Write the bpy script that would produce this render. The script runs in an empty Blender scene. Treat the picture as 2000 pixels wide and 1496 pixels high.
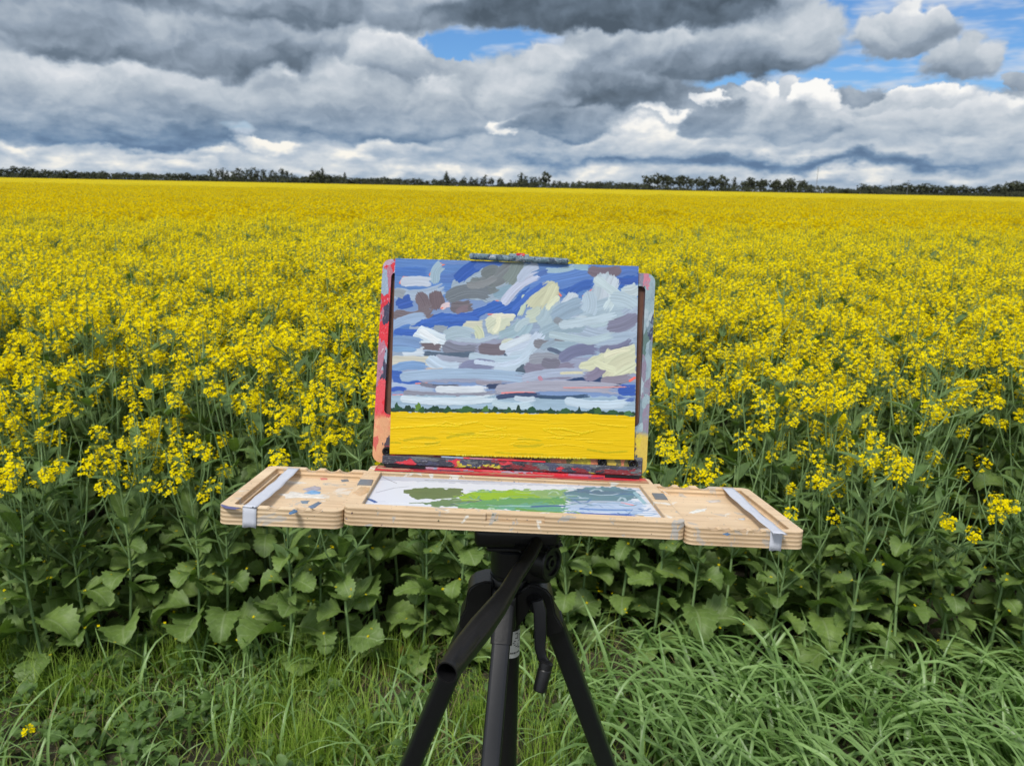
import bpy, bmesh, math, random
import numpy as np
from mathutils import Vector, Matrix, Euler
rnd = random.Random(7); rs = np.random.RandomState(7)
R = math.radians
scn = bpy.context.scene
C = scn.collection

# ------------------------------------------------------------------ camera
F = 1540.0; CX, CY = 1000.0, 748.0
PITCH, ROLL, CAMZ = R(14.0), R(1.1), 1.45
fw = Vector((0, math.cos(PITCH), -math.sin(PITCH)))
r0 = Vector((1, 0, 0)); u0 = r0.cross(fw)
cr = math.cos(ROLL)*r0 + math.sin(ROLL)*u0
cu = -math.sin(ROLL)*r0 + math.cos(ROLL)*u0
CP = Vector((0, 0, CAMZ))
cam = bpy.data.cameras.new('camera'); camo = bpy.data.objects.new('camera', cam); C.objects.link(camo)
m = Matrix.Identity(4)
for i in range(3):
    m[i][0] = cr[i]; m[i][1] = cu[i]; m[i][2] = -fw[i]; m[i][3] = CP[i]
camo.matrix_world = m
cam.sensor_width = 36; cam.lens = 36*F/2000; cam.clip_end = 5000; cam.clip_start = 0.02
cam.dof.use_dof = True; cam.dof.focus_distance = 0.80; cam.dof.aperture_fstop = 16.0
scn.camera = camo
scn.render.resolution_x = 1024; scn.render.resolution_y = 765

def ray(px, py):
    return (fw + cr*((px-CX)/F) - cu*((py-CY)/F)).normalized()
def at(px, py, Y):
    d = ray(px, py); return CP + d*(Y/d.y)
def azel(px, py):
    d = ray(px, py); return math.atan2(d.x, d.y), math.asin(d.z)

# ------------------------------------------------------------------ node helpers
def lin(c):
    o = []
    for v in c[:3]:
        v = v/255.0
        o.append(v/12.92 if v <= .04045 else ((v+.055)/1.055)**2.4)
    return tuple(o)+(1.0,)
class NT:
    def __init__(s, nt): s.t = nt; s.n = nt.nodes; s.l = nt.links
    def put(s, sock, v):
        if v is None: return
        if isinstance(v, bpy.types.NodeSocket): s.l.new(v, sock)
        elif isinstance(v, (tuple, list, Vector)) and sock.type == 'VALUE': sock.default_value = v[0]
        else: sock.default_value = v
    def new(s, typ, ins=None, **props):
        n = s.n.new(typ)
        for k, v in props.items(): setattr(n, k, v)
        for k, v in (ins or {}).items(): s.put(n.inputs[k], v)
        return n
    def math(s, op, a, b=None, c=None, clamp=False):
        n = s.n.new('ShaderNodeMath'); n.operation = op; n.use_clamp = clamp
        s.put(n.inputs[0], a); s.put(n.inputs[1], b); s.put(n.inputs[2], c)
        return n.outputs[0]
    def vmath(s, op, a, b=None, scale=None):
        n = s.n.new('ShaderNodeVectorMath'); n.operation = op
        s.put(n.inputs[0], a)
        if b is not None: s.put(n.inputs[1], b)
        if scale is not None: s.put(n.inputs['Scale'], scale)
        return n.outputs['Value'] if op in ('LENGTH', 'DOT_PRODUCT', 'DISTANCE') else n.outputs[0]
    def noise(s, vec, scale, detail=3, rough=.5, dist=0, out='Fac', **props):
        n = s.new('ShaderNodeTexNoise', {'Vector': vec, 'Scale': scale, 'Detail': detail, 'Roughness': rough, 'Distortion': dist}, **props)
        return n.outputs[0] if out == 'Fac' else n.outputs[1]
    def ramp(s, fac, stops, interp='LINEAR'):
        n = s.n.new('ShaderNodeValToRGB'); n.color_ramp.interpolation = interp
        e = n.color_ramp.elements
        while len(e) > 1: e.remove(e[-1])
        e[0].position = stops[0][0]; e[0].color = stops[0][1]
        for p, c in stops[1:]:
            q = e.new(p); q.color = c
        s.put(n.inputs[0], fac); return n.outputs[0]
    def mix(s, fac, a, b, blend='MIX'):
        n = s.n.new('ShaderNodeMix'); n.data_type = 'RGBA'; n.blend_type = blend
        s.put(n.inputs[0], fac); s.put(n.inputs[6], a); s.put(n.inputs[7], b)
        return n.outputs[2]
    def maprange(s, v, a, b, c=0., d=1., smooth=True):
        n = s.n.new('ShaderNodeMapRange'); n.interpolation_type = 'SMOOTHSTEP' if smooth else 'LINEAR'
        s.put(n.inputs[0], v); n.inputs[1].default_value = a; n.inputs[2].default_value = b
        n.inputs[3].default_value = c; n.inputs[4].default_value = d
        return n.outputs[0]

# ------------------------------------------------------------------ sky and sun
RELIEF = .60
SKYMUL, OVER = (.32, .48, .66), 1.25
SUN_EL, SUN_AZ = R(56), R(205)      # azimuth from +Y clockwise: behind and a little to the left of the camera
w = bpy.data.worlds.new('World'); scn.world = w; w.use_nodes = True
nt = NT(w.node_tree); nt.n.clear()
sky = nt.new('ShaderNodeTexSky', sky_type='NISHITA', sun_disc=False, sun_elevation=SUN_EL, sun_rotation=SUN_AZ, air_density=1.0, dust_density=.3, ozone_density=3.0)
tc = nt.new('ShaderNodeTexCoord')
sep = nt.new('ShaderNodeSeparateXYZ', {0: tc.outputs['Generated']})
az = nt.math('ARCTAN2', sep.outputs[0], sep.outputs[1])
el = nt.math('ARCSINE', sep.outputs[2])
elc = nt.math('MAXIMUM', el, 0.0)
# stretched cloud coordinates: flatter and smaller cells towards the horizon
fe = nt.math('POWER', nt.math('ADD', elc, 0.012), 0.72)
def pv(x, y, z=0.0):
    n = nt.new('ShaderNodeCombineXYZ', {0: x, 1: y, 2: z}); return n.outputs[0]
P0 = pv(nt.math('MULTIPLY', az, 1.0), nt.math('MULTIPLY', fe, 1.05))
wn = nt.noise(P0, 12.0, 7, .56, out='Color', noise_dimensions='2D')
wv = nt.vmath('SUBTRACT', wn, (.5, .5, .5))
PW = nt.vmath('ADD', pv(az, el), nt.vmath('MULTIPLY', wv, (.085, .052, 0)))
# billowing relief: the light comes from above, so each puff is bright on top and grey beneath
def dens(v):
    a = nt.noise(v, 13.0, 6, .5, noise_dimensions='2D')
    def puff(sc, k):
        d = nt.new('ShaderNodeTexVoronoi', {'Vector': v, 'Scale': sc}, feature='F1', voronoi_dimensions='2D').outputs['Distance']
        return nt.math('MULTIPLY', nt.math('MULTIPLY', d, d), -k)
    return nt.math('ADD', nt.math('MULTIPLY', a, .9), nt.math('ADD', puff(17.0, .32), puff(43.0, .13)))
PB = nt.vmath('ADD', P0, nt.vmath('MULTIPLY', wv, (.07, .07, 0)))
dA = dens(PB); dB = dens(nt.vmath('ADD', PB, (-.004, .013, 0)))
relief = nt.math('MULTIPLY', nt.math('SUBTRACT', dA, dB), RELIEF)
fb = nt.math('SUBTRACT', nt.noise(nt.vmath('MULTIPLY', P0, (1, 1.5, 1)), 7.0, 5, .55, noise_dimensions='2D'), .5)
grain = nt.math('ADD', relief, nt.math('MULTIPLY', fb, .45))
def loc(px, py, rx, ry, src=None):
    a, e = azel(px, py)
    ka = 2/(azel(px+rx, py)[0]-azel(px-rx, py)[0]); ke = 2/(azel(px, py-ry)[1]-azel(px, py+ry)[1])
    n = nt.n.new('ShaderNodeVectorMath'); n.operation = 'MULTIPLY_ADD'; nt.put(n.inputs[0], src or PW)
    n.inputs[1].default_value = (ka, ke, 0); n.inputs[2].default_value = (-a*ka, -e*ke, 0)
    return n.outputs[0]
def blob(px, py, rx, ry, soft=.55):
    return nt.maprange(nt.vmath('LENGTH', loc(px, py, rx, ry)), 1+soft*.6, 1-soft, 0, 1)
def total(lst):
    t = None
    for (amp, *b) in lst:
        t = nt.math('MULTIPLY_ADD', blob(*b), amp, 0.0 if t is None else t)
    return t
bm = nt.maprange(total([(1.15, 950, 88, 140, 42, .45), (.8, 1010, 70, 90, 26, .5), (1.4, 1900, 40, 260, 150, .3), (1.0, 1660, 60, 90, 90, .4), (1.15, 1650, 158, 330, 30, .5),
    (.5, 470, 260, 50, 24, .95)]), .3, .6)
T = nt.math('ADD', .52, total([
    (-.14, 80, 40, 200, 60, .9), (-.30, 240, 268, 240, 26, .8), (-.22, 60, 250, 120, 30, .9), (-.22, 650, 248, 260, 36, .8),
    (.30, 330, 305, 230, 16, 1.), (.30, 30, 290, 60, 14, 1.), (.40, 720, 300, 160, 22, 1.), (.25, 150, 320, 300, 12, 1.),
    (-.36, 1350, 318, 430, 14, .8), (-.30, 1720, 316, 250, 12, .8), (.30, 1640, 288, 200, 14, 1.), (.28, 900, 340, 600, 12, 1.), (.28, 1700, 343, 400, 11, 1.)]))
# single clouds, far to near: centre, radii, brightness of top and underside, softness of the outline
for (px, py, rx, ry, tt, tb, sf) in [
    (515, 284, 62, 14, 1.15, .8, .6), (985, 236, 36, 26, 1.15, 1.0, .35), (1250, 274, 150, 42, .95, .55, .6), (1130, 296, 120, 22, .82, .5, .7), (780, 298, 90, 20, .9, .5, .7), (340, 300, 120, 14, .85, .6, .7),
    (1700, 250, 300, 44, .74, .50, .7), (1900, 222, 130, 36, .98, .45, .4), (1990, 240, 60, 40, .7, .45, .6),
    (1480, 180, 44, 22, 1.15, .9, .3), (1545, 176, 30, 20, .9, .6, .4), (1605, 192, 58, 26, 1.2, .8, .3), (1790, 186, 110, 20, 1.1, .7, .4), (1720, 200, 60, 16, .9, .6, .6), (1380, 196, 30, 15, 1.1, .9, .3), (1300, 218, 70, 10, 1.05, .9, .5),
    (1690, 180, 56, 22, .48, .34, .5), (1480, 222, 100, 40, .80, .36, .35), (1385, 236, 62, 38, .42, .24, .5), (1560, 250, 120, 22, .6, .34, .6),
    (120, 168, 270, 54, .82, .40, .6), (60, 240, 170, 40, .50, .24, .7), (400, 190, 230, 40, .74, .36, .6), (240, 262, 240, 30, .34, .14, .6),
    (640, 172, 130, 62, .86, .42, .35), (560, 140, 20, 14, 1., .8, .5), (730, 246, 200, 32, .50, .18, .6), (860, 244, 100, 26, .62, .26, .5),
    (780, 116, 84, 50, .88, .45, .35), (860, 200, 90, 40, .80, .45, .45), (340, 88, 330, 52, .52, .16, .6), (100, 42, 260, 46, .50, .36, .7), (600, 14, 400, 40, .40, .22, .7),
    (1090, 240, 110, 20, .50, .26, .6), (1130, 245, 90, 26, .46, .26, .6), (1110, 148, 175, 66, .88, .22, .25), (1000, 176, 120, 50, .70, .40, .4), (1230, 150, 150, 66, .60, .18, .5),
    (1520, 66, 120, 78, .72, .34, .3), (1420, 112, 205, 50, .62, .16, .45), (1250, 84, 160, 26, .78, .45, .6), (1180, 14, 350, 52, .14, .08, .45),
    (1752, 94, 92, 27, .5, .34, .6), (1700, 76, 58, 38, .80, .40, .6), (1735, 52, 28, 24, .9, .5, .5), (1764, 48, 38, 40, .90, .44, .45), (1822, 50, 36, 38, .86, .46, .45), (1795, 80, 62, 30, .60, .36, .8), (1876, 140, 76, 24, .5, .38, .7), (1838, 124, 38, 28, .68, .42, .7), (1894, 96, 36, 32, .78, .46, .5), (1942, 112, 42, 28, .74, .46, .7), (1974, 164, 26, 15, .6, .42, .5)]:
    L_ = loc(px, py, rx, ry)
    mk_ = nt.maprange(nt.vmath('LENGTH', L_), 1+sf*.36, 1-sf*.36, 0, 1)
    yy = nt.vmath('DOT_PRODUCT', L_, (0, 1, 0))
    sh = nt.maprange(yy, -.85, .95, tb, tt, False)
    n = nt.n.new('ShaderNodeMix'); n.data_type = 'FLOAT'; nt.put(n.inputs[0], mk_); nt.put(n.inputs[2], T); nt.put(n.inputs[3], sh); T = n.outputs[0]
    if py < 210: bm = nt.math('MULTIPLY', bm, nt.math('SUBTRACT', 1.0, mk_))
low = nt.math('MULTIPLY', nt.math('SUBTRACT', nt.noise(nt.vmath('MULTIPLY', P0, (1, 1.6, 1)), 30.0, 4, .5, noise_dimensions='2D'), .5), nt.maprange(el, .03, .10, .55, .12))
T = nt.math('ADD', T, nt.math('ADD', grain, low))
hi = nt.ramp(T, [(0, lin((80, 93, 106))), (.2, lin((108, 123, 139))), (.42, lin((149, 163, 179))), (.62, lin((186, 196, 206))), (.82, lin((216, 221, 227))), (1., lin((252, 251, 248)))])
lo = nt.ramp(T, [(0, lin((98, 124, 156))), (.2, lin((120, 147, 177))), (.42, lin((154, 173, 194))), (.62, lin((180, 193, 207))), (.82, lin((212, 218, 223))), (1., lin((250, 246, 236)))])
ccol = nt.mix(nt.maprange(el, .02, .11), lo, hi)
wisp = nt.maprange(nt.noise(nt.vmath('MULTIPLY', P0, (1, 3.5, 1)), 7, 4, .6, noise_dimensions='2D'), .42, .66, 0, .85)
K = .68/.12
skyc = nt.mix(nt.maprange(el, .05, .085, .85, 0), nt.vmath('MULTIPLY', sky.outputs[0], SKYMUL), nt.vmath('SCALE', lin((176, 200, 218))[:3], scale=K))
wsp = nt.vmath('SCALE', lin((205, 215, 228))[:3], scale=K)
tot = nt.mix(bm, nt.vmath('SCALE', ccol, scale=K), nt.mix(wisp, skyc, wsp))
front = nt.new('ShaderNodeBackground', {'Color': tot, 'Strength': 0.12})
# overhead and behind the camera: brighter broken cloud, where the sun is
n3 = nt.noise(tc.outputs['Generated'], 2.6, 3, .55)
cov = nt.mix(nt.maprange(n3, .40, .50), nt.vmath('MULTIPLY', sky.outputs[0], (.8, .8, .8)), nt.vmath('SCALE', nt.ramp(n3, [(.4, lin((235, 238, 240))), (.75, lin((165, 172, 180)))]), scale=K*OVER))
rest = nt.new('ShaderNodeBackground', {'Color': cov, 'Strength': 0.12})
mk = nt.math('MAXIMUM', nt.maprange(el, .27, .33), nt.maprange(nt.math('ABSOLUTE', az), .85, .95))
bg = nt.new('ShaderNodeMixShader', {0: mk, 1: front.outputs[0], 2: rest.outputs[0]})
out = nt.new('ShaderNodeOutputWorld'); nt.l.new(bg.outputs[0], out.inputs[0])
w.cycles.sampling_method = 'MANUAL'; w.cycles.sample_map_resolution = 512

sl = bpy.data.lights.new('sun', 'SUN'); sl.energy = 2.1; sl.angle = R(14); sl.color = (1, .96, .9)
so = bpy.data.objects.new('sun', sl); C.objects.link(so)
sd = Vector((math.sin(SUN_AZ)*math.cos(SUN_EL), math.cos(SUN_AZ)*math.cos(SUN_EL), math.sin(SUN_EL)))
so.rotation_euler = sd.to_track_quat('Z', 'Y').to_euler()
vs = scn.view_settings; vs.view_transform = 'Standard'; vs.look = 'None'; vs.exposure = 0.56; vs.gamma = 1; vs.use_curve_mapping = False

# ------------------------------------------------------------------ object helpers
def tag(o, label=None, cat=None, group=None, kind=None):
    if label: o['label'] = label
    if cat: o['category'] = cat
    if group: o['group'] = group
    if kind: o['kind'] = kind
    return o
def empty(name, loc=(0, 0, 0), coll=None):
    o = bpy.data.objects.new(name, None); (coll or C).objects.link(o); o.location = loc
    o.empty_display_size = .05
    return o
def link(name, me, parent=None, mats=(), coll=None):
    for mt in mats: me.materials.append(mt)
    o = bpy.data.objects.new(name, me); (coll or C).objects.link(o)
    if parent: o.parent = parent
    return o
class MB:
    def __init__(s): s.v = []; s.f = []; s.m = []; s.a = []
    def add(s, vs, fs, mat=0, at=None):
        b = len(s.v); s.v += [tuple(v) for v in vs]; s.f += [tuple(b+i for i in f) for f in fs]; s.m += [mat]*len(fs)
        s.a += at if at is not None else [(0, 0, 0)]*len(vs)
    def mesh(s, name, smooth=True):
        me = bpy.data.meshes.new(name); me.from_pydata(s.v, [], s.f)
        me.polygons.foreach_set('material_index', s.m)
        me.polygons.foreach_set('use_smooth', [smooth]*len(s.f))
        a = me.attributes.new('luv', 'FLOAT_VECTOR', 'POINT'); a.data.foreach_set('vector', np.array(s.a, dtype=np.float32).ravel())
        me.update(); return me
def tube(mb, pts, rad, n=6, mat=0, cap=False, at=None):
    pts = [Vector(p) for p in pts]; vs = []; fs = []
    up = Vector((0, 0, 1))
    for i, p in enumerate(pts):
        d = (pts[min(i+1, len(pts)-1)] - pts[max(i-1, 0)]).normalized()
        ref = Vector((1, 0, 0)) if abs(d.z) > .8 else up
        a = d.cross(ref).normalized(); b = d.cross(a)
        for k in range(n):
            t = 2*math.pi*k/n
            vs.append(p + (a*math.cos(t) + b*math.sin(t))*rad[i])
    for i in range(len(pts)-1):
        for k in range(n):
            fs.append((i*n+k, i*n+(k+1) % n, (i+1)*n+(k+1) % n, (i+1)*n+k))
    if cap: fs += [tuple(range(n)), tuple((len(pts)-1)*n+k for k in reversed(range(n)))]
    mb.add(vs, fs, mat, [at or (0, 0, 0)]*len(vs))
def fastmesh(name, V, Fq, attrs=None, smooth=True):
    me = bpy.data.meshes.new(name)
    V = np.asarray(V, np.float32); Fq = np.asarray(Fq, np.int32)
    nf = len(Fq); k = Fq.shape[1]
    me.vertices.add(len(V)); me.vertices.foreach_set('co', V.ravel())
    me.loops.add(nf*k); me.loops.foreach_set('vertex_index', Fq.ravel())
    me.polygons.add(nf); me.polygons.foreach_set('loop_start', np.arange(0, nf*k, k, dtype=np.int32))
    me.polygons.foreach_set('use_smooth', np.full(nf, smooth))
    for n_, arr in (attrs or {}).items():
        arr = np.asarray(arr, np.float32)
        if arr.shape[1] == 4:
            a = me.attributes.new(n_, 'FLOAT_COLOR', 'POINT'); a.data.foreach_set('color', arr.ravel())
        else:
            a = me.attributes.new(n_, 'FLOAT_VECTOR', 'POINT'); a.data.foreach_set('vector', arr.ravel())
    me.update(calc_edges=True); me.validate(); return me

# ------------------------------------------------------------------ materials
def mat(name):
    mt = bpy.data.materials.new(name); mt.use_nodes = True; t = NT(mt.node_tree)
    return mt, t, t.n['Principled BSDF']
def attr(t, n='luv'):
    a = t.new('ShaderNodeAttribute', attribute_name=n, attribute_type='GEOMETRY'); return a
def simple(name, col, rough=.5, metal=0, spec=.5, nscale=30, namp=.12, bump=.0, coords='Object'):
    mt, t, p = mat(name)
    tc = t.new('ShaderNodeTexCoord').outputs[coords]
    n = t.noise(tc, nscale, 4)
    c = t.mix(1.0, (*col, 1), t.ramp(n, [(.25, (1-namp*2,)*3+(1,)), (.75, (1+namp,)*3+(1,))]), 'MULTIPLY')
    t.put(p.inputs['Base Color'], c); p.inputs['Roughness'].default_value = rough; p.inputs['Metallic'].default_value = metal
    p.inputs['Specular IOR Level'].default_value = spec
    if bump:
        b = t.new('ShaderNodeBump', {'Strength': bump, 'Distance': .001, 'Height': n}); t.put(p.inputs['Normal'], b.outputs[0])
    return mt
def leafmat(name, c1, c2, vein=.35, rough=.5, trans=.25, veins=True, spec=.35):
    mt, t, p = mat(name)
    a = attr(t); s = t.new('ShaderNodeSeparateXYZ', {0: a.outputs['Vector']})
    u, v, r = s.outputs
    oi = t.new('ShaderNodeObjectInfo').outputs['Random']
    rr = t.math('FRACT', t.math('ADD', r, oi))
    c = t.mix(rr, (*c1, 1), (*c2, 1))
    tc = t.new('ShaderNodeTexCoord').outputs['Object']
    n = t.noise(tc, 45, 4, .6)
    c = t.mix(1, c, t.ramp(n, [(.25, (.72, .76, .72, 1)), (.75, (1.22, 1.2, 1.18, 1))]), 'MULTIPLY')
    if veins:
        av = t.math('ABSOLUTE', v)
        mid = t.maprange(av, .10, .02)
        sv = t.math('FRACT', t.math('SUBTRACT', t.math('MULTIPLY', u, 7.5), t.math('MULTIPLY', av, 1.6)))
        side = t.maprange(t.math('ABSOLUTE', t.math('SUBTRACT', sv, .5)), .10, .02, 0, .6)
        vv = t.math('MAXIMUM', mid, side)
        c = t.mix(t.math('MULTIPLY', vv, vein), c, (.26, .34, .16, 1))
        b = t.new('ShaderNodeBump', {'Strength': .35, 'Distance': .002, 'Height': t.math('SUBTRACT', n, vv)})
        t.put(p.inputs['Normal'], b.outputs[0])
    t.put(p.inputs['Base Color'], c); p.inputs['Roughness'].default_value = rough
    p.inputs['Specular IOR Level'].default_value = spec
    tr = t.new('ShaderNodeBsdfTranslucent', {'Color': t.mix(1, c, (1.3, 1.5, .6, 1), 'MULTIPLY')})
    mx = t.new('ShaderNodeMixShader', {0: trans, 1: p.outputs[0], 2: tr.outputs[0]})
    t.l.new(mx.outputs[0], t.n['Material Output'].inputs[0])
    return mt
def petalmat(name, c1, c2, trans=.3):
    mt, t, p = mat(name)
    a = attr(t); s = t.new('ShaderNodeSeparateXYZ', {0: a.outputs['Vector']})
    c = t.mix(s.outputs[2], (*c1, 1), (*c2, 1))
    t.put(p.inputs['Base Color'], c); p.inputs['Roughness'].default_value = .8; p.inputs['Specular IOR Level'].default_value = .02
    tr = t.new('ShaderNodeBsdfTranslucent', {'Color': c})
    mx = t.new('ShaderNodeMixShader', {0: trans, 1: p.outputs[0], 2: tr.outputs[0]})
    t.l.new(mx.outputs[0], t.n['Material Output'].inputs[0])
    return mt
M = {}
M['leaf'] = leafmat('canola leaf', (.115, .185, .048), (.17, .255, .062), vein=.5)
M['upleaf'] = leafmat('canola upper leaf', (.10, .17, .058), (.14, .22, .07), veins=False)
M['stem'] = leafmat('canola stem', (.15, .24, .10), (.20, .30, .12), veins=False, trans=.0)
M['bud'] = leafmat('canola bud', (.30, .33, .05), (.20, .27, .06), veins=False, trans=.1)
M['petal'] = petalmat('canola petal', (.80, .645, .002), (.88, .74, .004))
M['farpetal'] = petalmat('distant canola petal', (.62, .48, .002), (.74, .60, .003))
M['grassb'] = leafmat('broad grass blade', (.15, .26, .075), (.25, .385, .135), veins=False, rough=.38, trans=.3, spec=.5)
M['grassf'] = leafmat('fine grass blade', (.17, .28, .03), (.28, .39, .065), veins=False, rough=.5, trans=.3)
M['dry'] = leafmat('dry grass', (.24, .19, .09), (.16, .15, .07), veins=False, rough=.7, trans=.1)
M['weed'] = leafmat('weed leaf', (.07, .135, .03), (.11, .19, .05), veins=True, vein=.2)
M['yleaf'] = leafmat('yellowing leaf', (.30, .22, .05), (.22, .17, .05), veins=True)
M['tree'] = leafmat('far tree foliage', (.040, .048, .032), (.072, .080, .052), veins=False, rough=.8, trans=.0, spec=.1)
M['bark'] = simple('far tree bark', (.05, .045, .038), .9)

# ------------------------------------------------------------------ ground
def ground_mat():
    mt, t, p = mat('verge soil')
    tc = t.new('ShaderNodeTexCoord').outputs['Object']
    n = t.noise(tc, 6, 8, .65); n2 = t.noise(tc, 60, 4, .6)
    c = t.mix(n, (.022, .018, .011, 1), (.055, .055, .025, 1))
    c = t.mix(t.maprange(n2, .55, .7), c, (.14, .115, .06, 1))
    t.put(p.inputs['Base Color'], c); p.inputs['Roughness'].default_value = .95
    b = t.new('ShaderNodeBump', {'Strength': .8, 'Distance': .02, 'Height': n2}); t.put(p.inputs['Normal'], b.outputs[0])
    return mt
def grid_sheet(name, xs, ys, zf, mt):
    X, Y = np.meshgrid(xs, ys); Z = zf(X, Y)
    V = np.stack([X, Y, Z], -1).reshape(-1, 3); nx, ny = len(xs), len(ys)
    i = np.arange(nx-1)[None, :]; j = np.arange(ny-1)[:, None]
    a = (j*nx+i).ravel()
    me = fastmesh(name, V, np.stack([a, a+1, a+nx+1, a+nx], -1))
    return link(name, me, mats=[mt])
gx = np.concatenate([np.linspace(-3000, -5, 12), np.linspace(-4, 4, 81), np.linspace(5, 3000, 12)])
gy = np.concatenate([np.linspace(-1500, -3, 8), np.linspace(-2, 6, 81), np.geomspace(7, 4000, 20)])
def gz(X, Y):
    near = np.exp(-((X/5)**2+((Y-2)/5)**2))
    return near*(.02*np.sin(3.1*X+1)*np.cos(2.7*Y)+.012*np.sin(9*X)*np.sin(8*Y))
tag(grid_sheet('ground', gx, gy, gz, ground_mat()), kind='structure')

# ------------------------------------------------------------------ canola plants
def frame(az, elv, roll=0.0):
    return Matrix.Rotation(az, 3, 'Z') @ Matrix.Rotation(-elv, 3, 'Y') @ Matrix.Rotation(roll, 3, 'X')
def leaf(mb, org, az, elv, L, W, nu=22, droop=1.2, fold=.25, serr=.12, pet=.22, rr=0.0, mat=0, roll=0, rng=rnd, wave=.08):
    M3 = frame(az, elv, roll); vs = []; at_ = []; fs = []
    x = z = 0.0; ang = 0.0; cross = (-1, -.5, 0, .5, 1)
    ph = rng.random()*6; ph2 = rng.random()*6
    for i in range(nu+1):
        t = i/nu
        if t < pet: hw = .035+.02*t
        else:
            q = (t-pet)/(1-pet)
            hw = (max(0, math.sin(math.pi*min(1, q**.86)))**.52 if q < 1 else 0)*.5
            hw = hw*(1-.10*q) + .03*(1-q)
            hw *= 1 + serr*(1 if i % 2 else -1)*(.8-.2*q) + .13*math.sin(7*q+ph)
        hw *= W
        for c in cross:
            zz = abs(c)*hw*fold + (abs(c) > .7)*W*wave*math.sin(9*t+ph2+(c > 0)*2)*(t > pet)
            p = Vector((x - math.sin(ang)*0 , c*hw, 0)) + Vector((-math.sin(ang)*-zz*0, 0, 0))
            p = Vector((x, c*hw, z)) + Vector((math.sin(ang)*zz, 0, math.cos(ang)*zz))
            vs.append(Vector(org)+M3 @ p); at_.append((t, c, rr))
        ang = droop*(t**1.3)
        x += L/nu*math.cos(ang); z -= L/nu*math.sin(ang)
    for i in range(nu):
        for k in range(4):
            a = i*5+k; fs.append((a, a+1, a+6, a+5))
    mb.add(vs, fs, mat, at_)
def slimleaf(mb, org, az, elv, L, W, droop, rr, mat=0, n=6):
    M3 = frame(az, elv); vs = []; at_ = []; fs = []; x = z = 0.0
    for i in range(n+1):
        t = i/n; hw = W*.5*(math.sin(math.pi*(.12+.88*t))**.8 if t < 1 else .02)
        for c in (-1, 0, 1):
            vs.append(Vector(org)+M3 @ Vector((x, c*hw, z+abs(c)*hw*.35))); at_.append((t, c, rr))
        ang = droop*t; x += L/n*math.cos(ang); z -= L/n*math.sin(ang)
    for i in range(n):
        for k in range(2):
            a = i*3+k; fs.append((a, a+1, a+4, a+3))
    mb.add(vs, fs, mat, at_)
def flower(mb, c, nrm, r, rr, mat=0):
    nrm = Vector(nrm).normalized(); q = nrm.to_track_quat('Z', 'Y').to_matrix() @ Matrix.Rotation(rnd.random()*6.3, 3, 'Z')
    for k in range(4):
        a = k*math.pi/2 + rnd.uniform(-.2, .2); ca, sa = math.cos(a), math.sin(a); wdt = r*.42; up = r*rnd.uniform(.0, .5)
        def pt(x, y, z): return Vector(c)+q @ Vector((x*ca-y*sa, x*sa+y*ca, z))
        vs = [pt(r*.08, 0, 0), pt(r*.6, -wdt, up*.6), pt(r, -wdt*.6, up), pt(r, wdt*.6, up), pt(r*.6, wdt, up*.6)]
        mb.add(vs, [(0, 1, 2, 3, 4)], mat, [(0, 0, rr)]*5)
def raceme(mb, tip, d, size, nfl, fr=.0085, lo=False, pods=True):
    """domed head of four-petalled flowers with buds on top (materials: 0 petal, 1 bud, 2 stem)"""
    d = Vector(d).normalized(); a = d.orthogonal().normalized(); b = d.cross(a)
    for i in range(nfl):
        t = i/nfl; th = i*2.4+rnd.random(); rad = size*(.25+.78*math.sin(math.pi*(.18+.62*(1-t))))*rnd.uniform(.75, 1.1)
        hh = size*(-1.7+2.3*t)
        rdir = a*math.cos(th)+b*math.sin(th)
        c = Vector(tip)+rdir*rad+d*hh
        if not lo:
            base = Vector(tip)+d*(hh-size*.45)
            mb.add([base, base+a*.0009, c], [(0, 1, 2)], 2, [(0, 0, .5)]*3)
        flower(mb, c, rdir*.6+d*rnd.uniform(.35, 1.1)+Vector((0, 0, .35)), fr*rnd.uniform(.8, 1.15), rnd.random())
    for i in range(3 if lo else 7):
        th = i*2.4; c = Vector(tip)+(a*math.cos(th)+b*math.sin(th))*size*.22*rnd.random()+d*size*rnd.uniform(.55, .8)
        r = .0022 if not lo else .004
        mb.add([c+a*r, c+b*r, c-a*r, c-b*r, c+d*r*2.4, c-d*r*2], [(0, 1, 4), (1, 2, 4), (2, 3, 4), (3, 0, 4), (1, 0, 5), (2, 1, 5), (3, 2, 5), (0, 3, 5)], 1, [(0, 0, rnd.random())]*6)
    if pods:
        for i in range(5):
            th = i*2.4+1; rdir = a*math.cos(th)+b*math.sin(th); s0 = Vector(tip)-d*size*(1.3+i*.45)
            e0 = s0+rdir*.018+d*.012; e1 = e0+rdir*.012+d*.022
            mb.add([s0, s0+d*.001, e0, e1, e0+b*.0016], [(0, 1, 2), (2, 3, 4)], 2, [(0, 0, .4)]*5)

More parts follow.
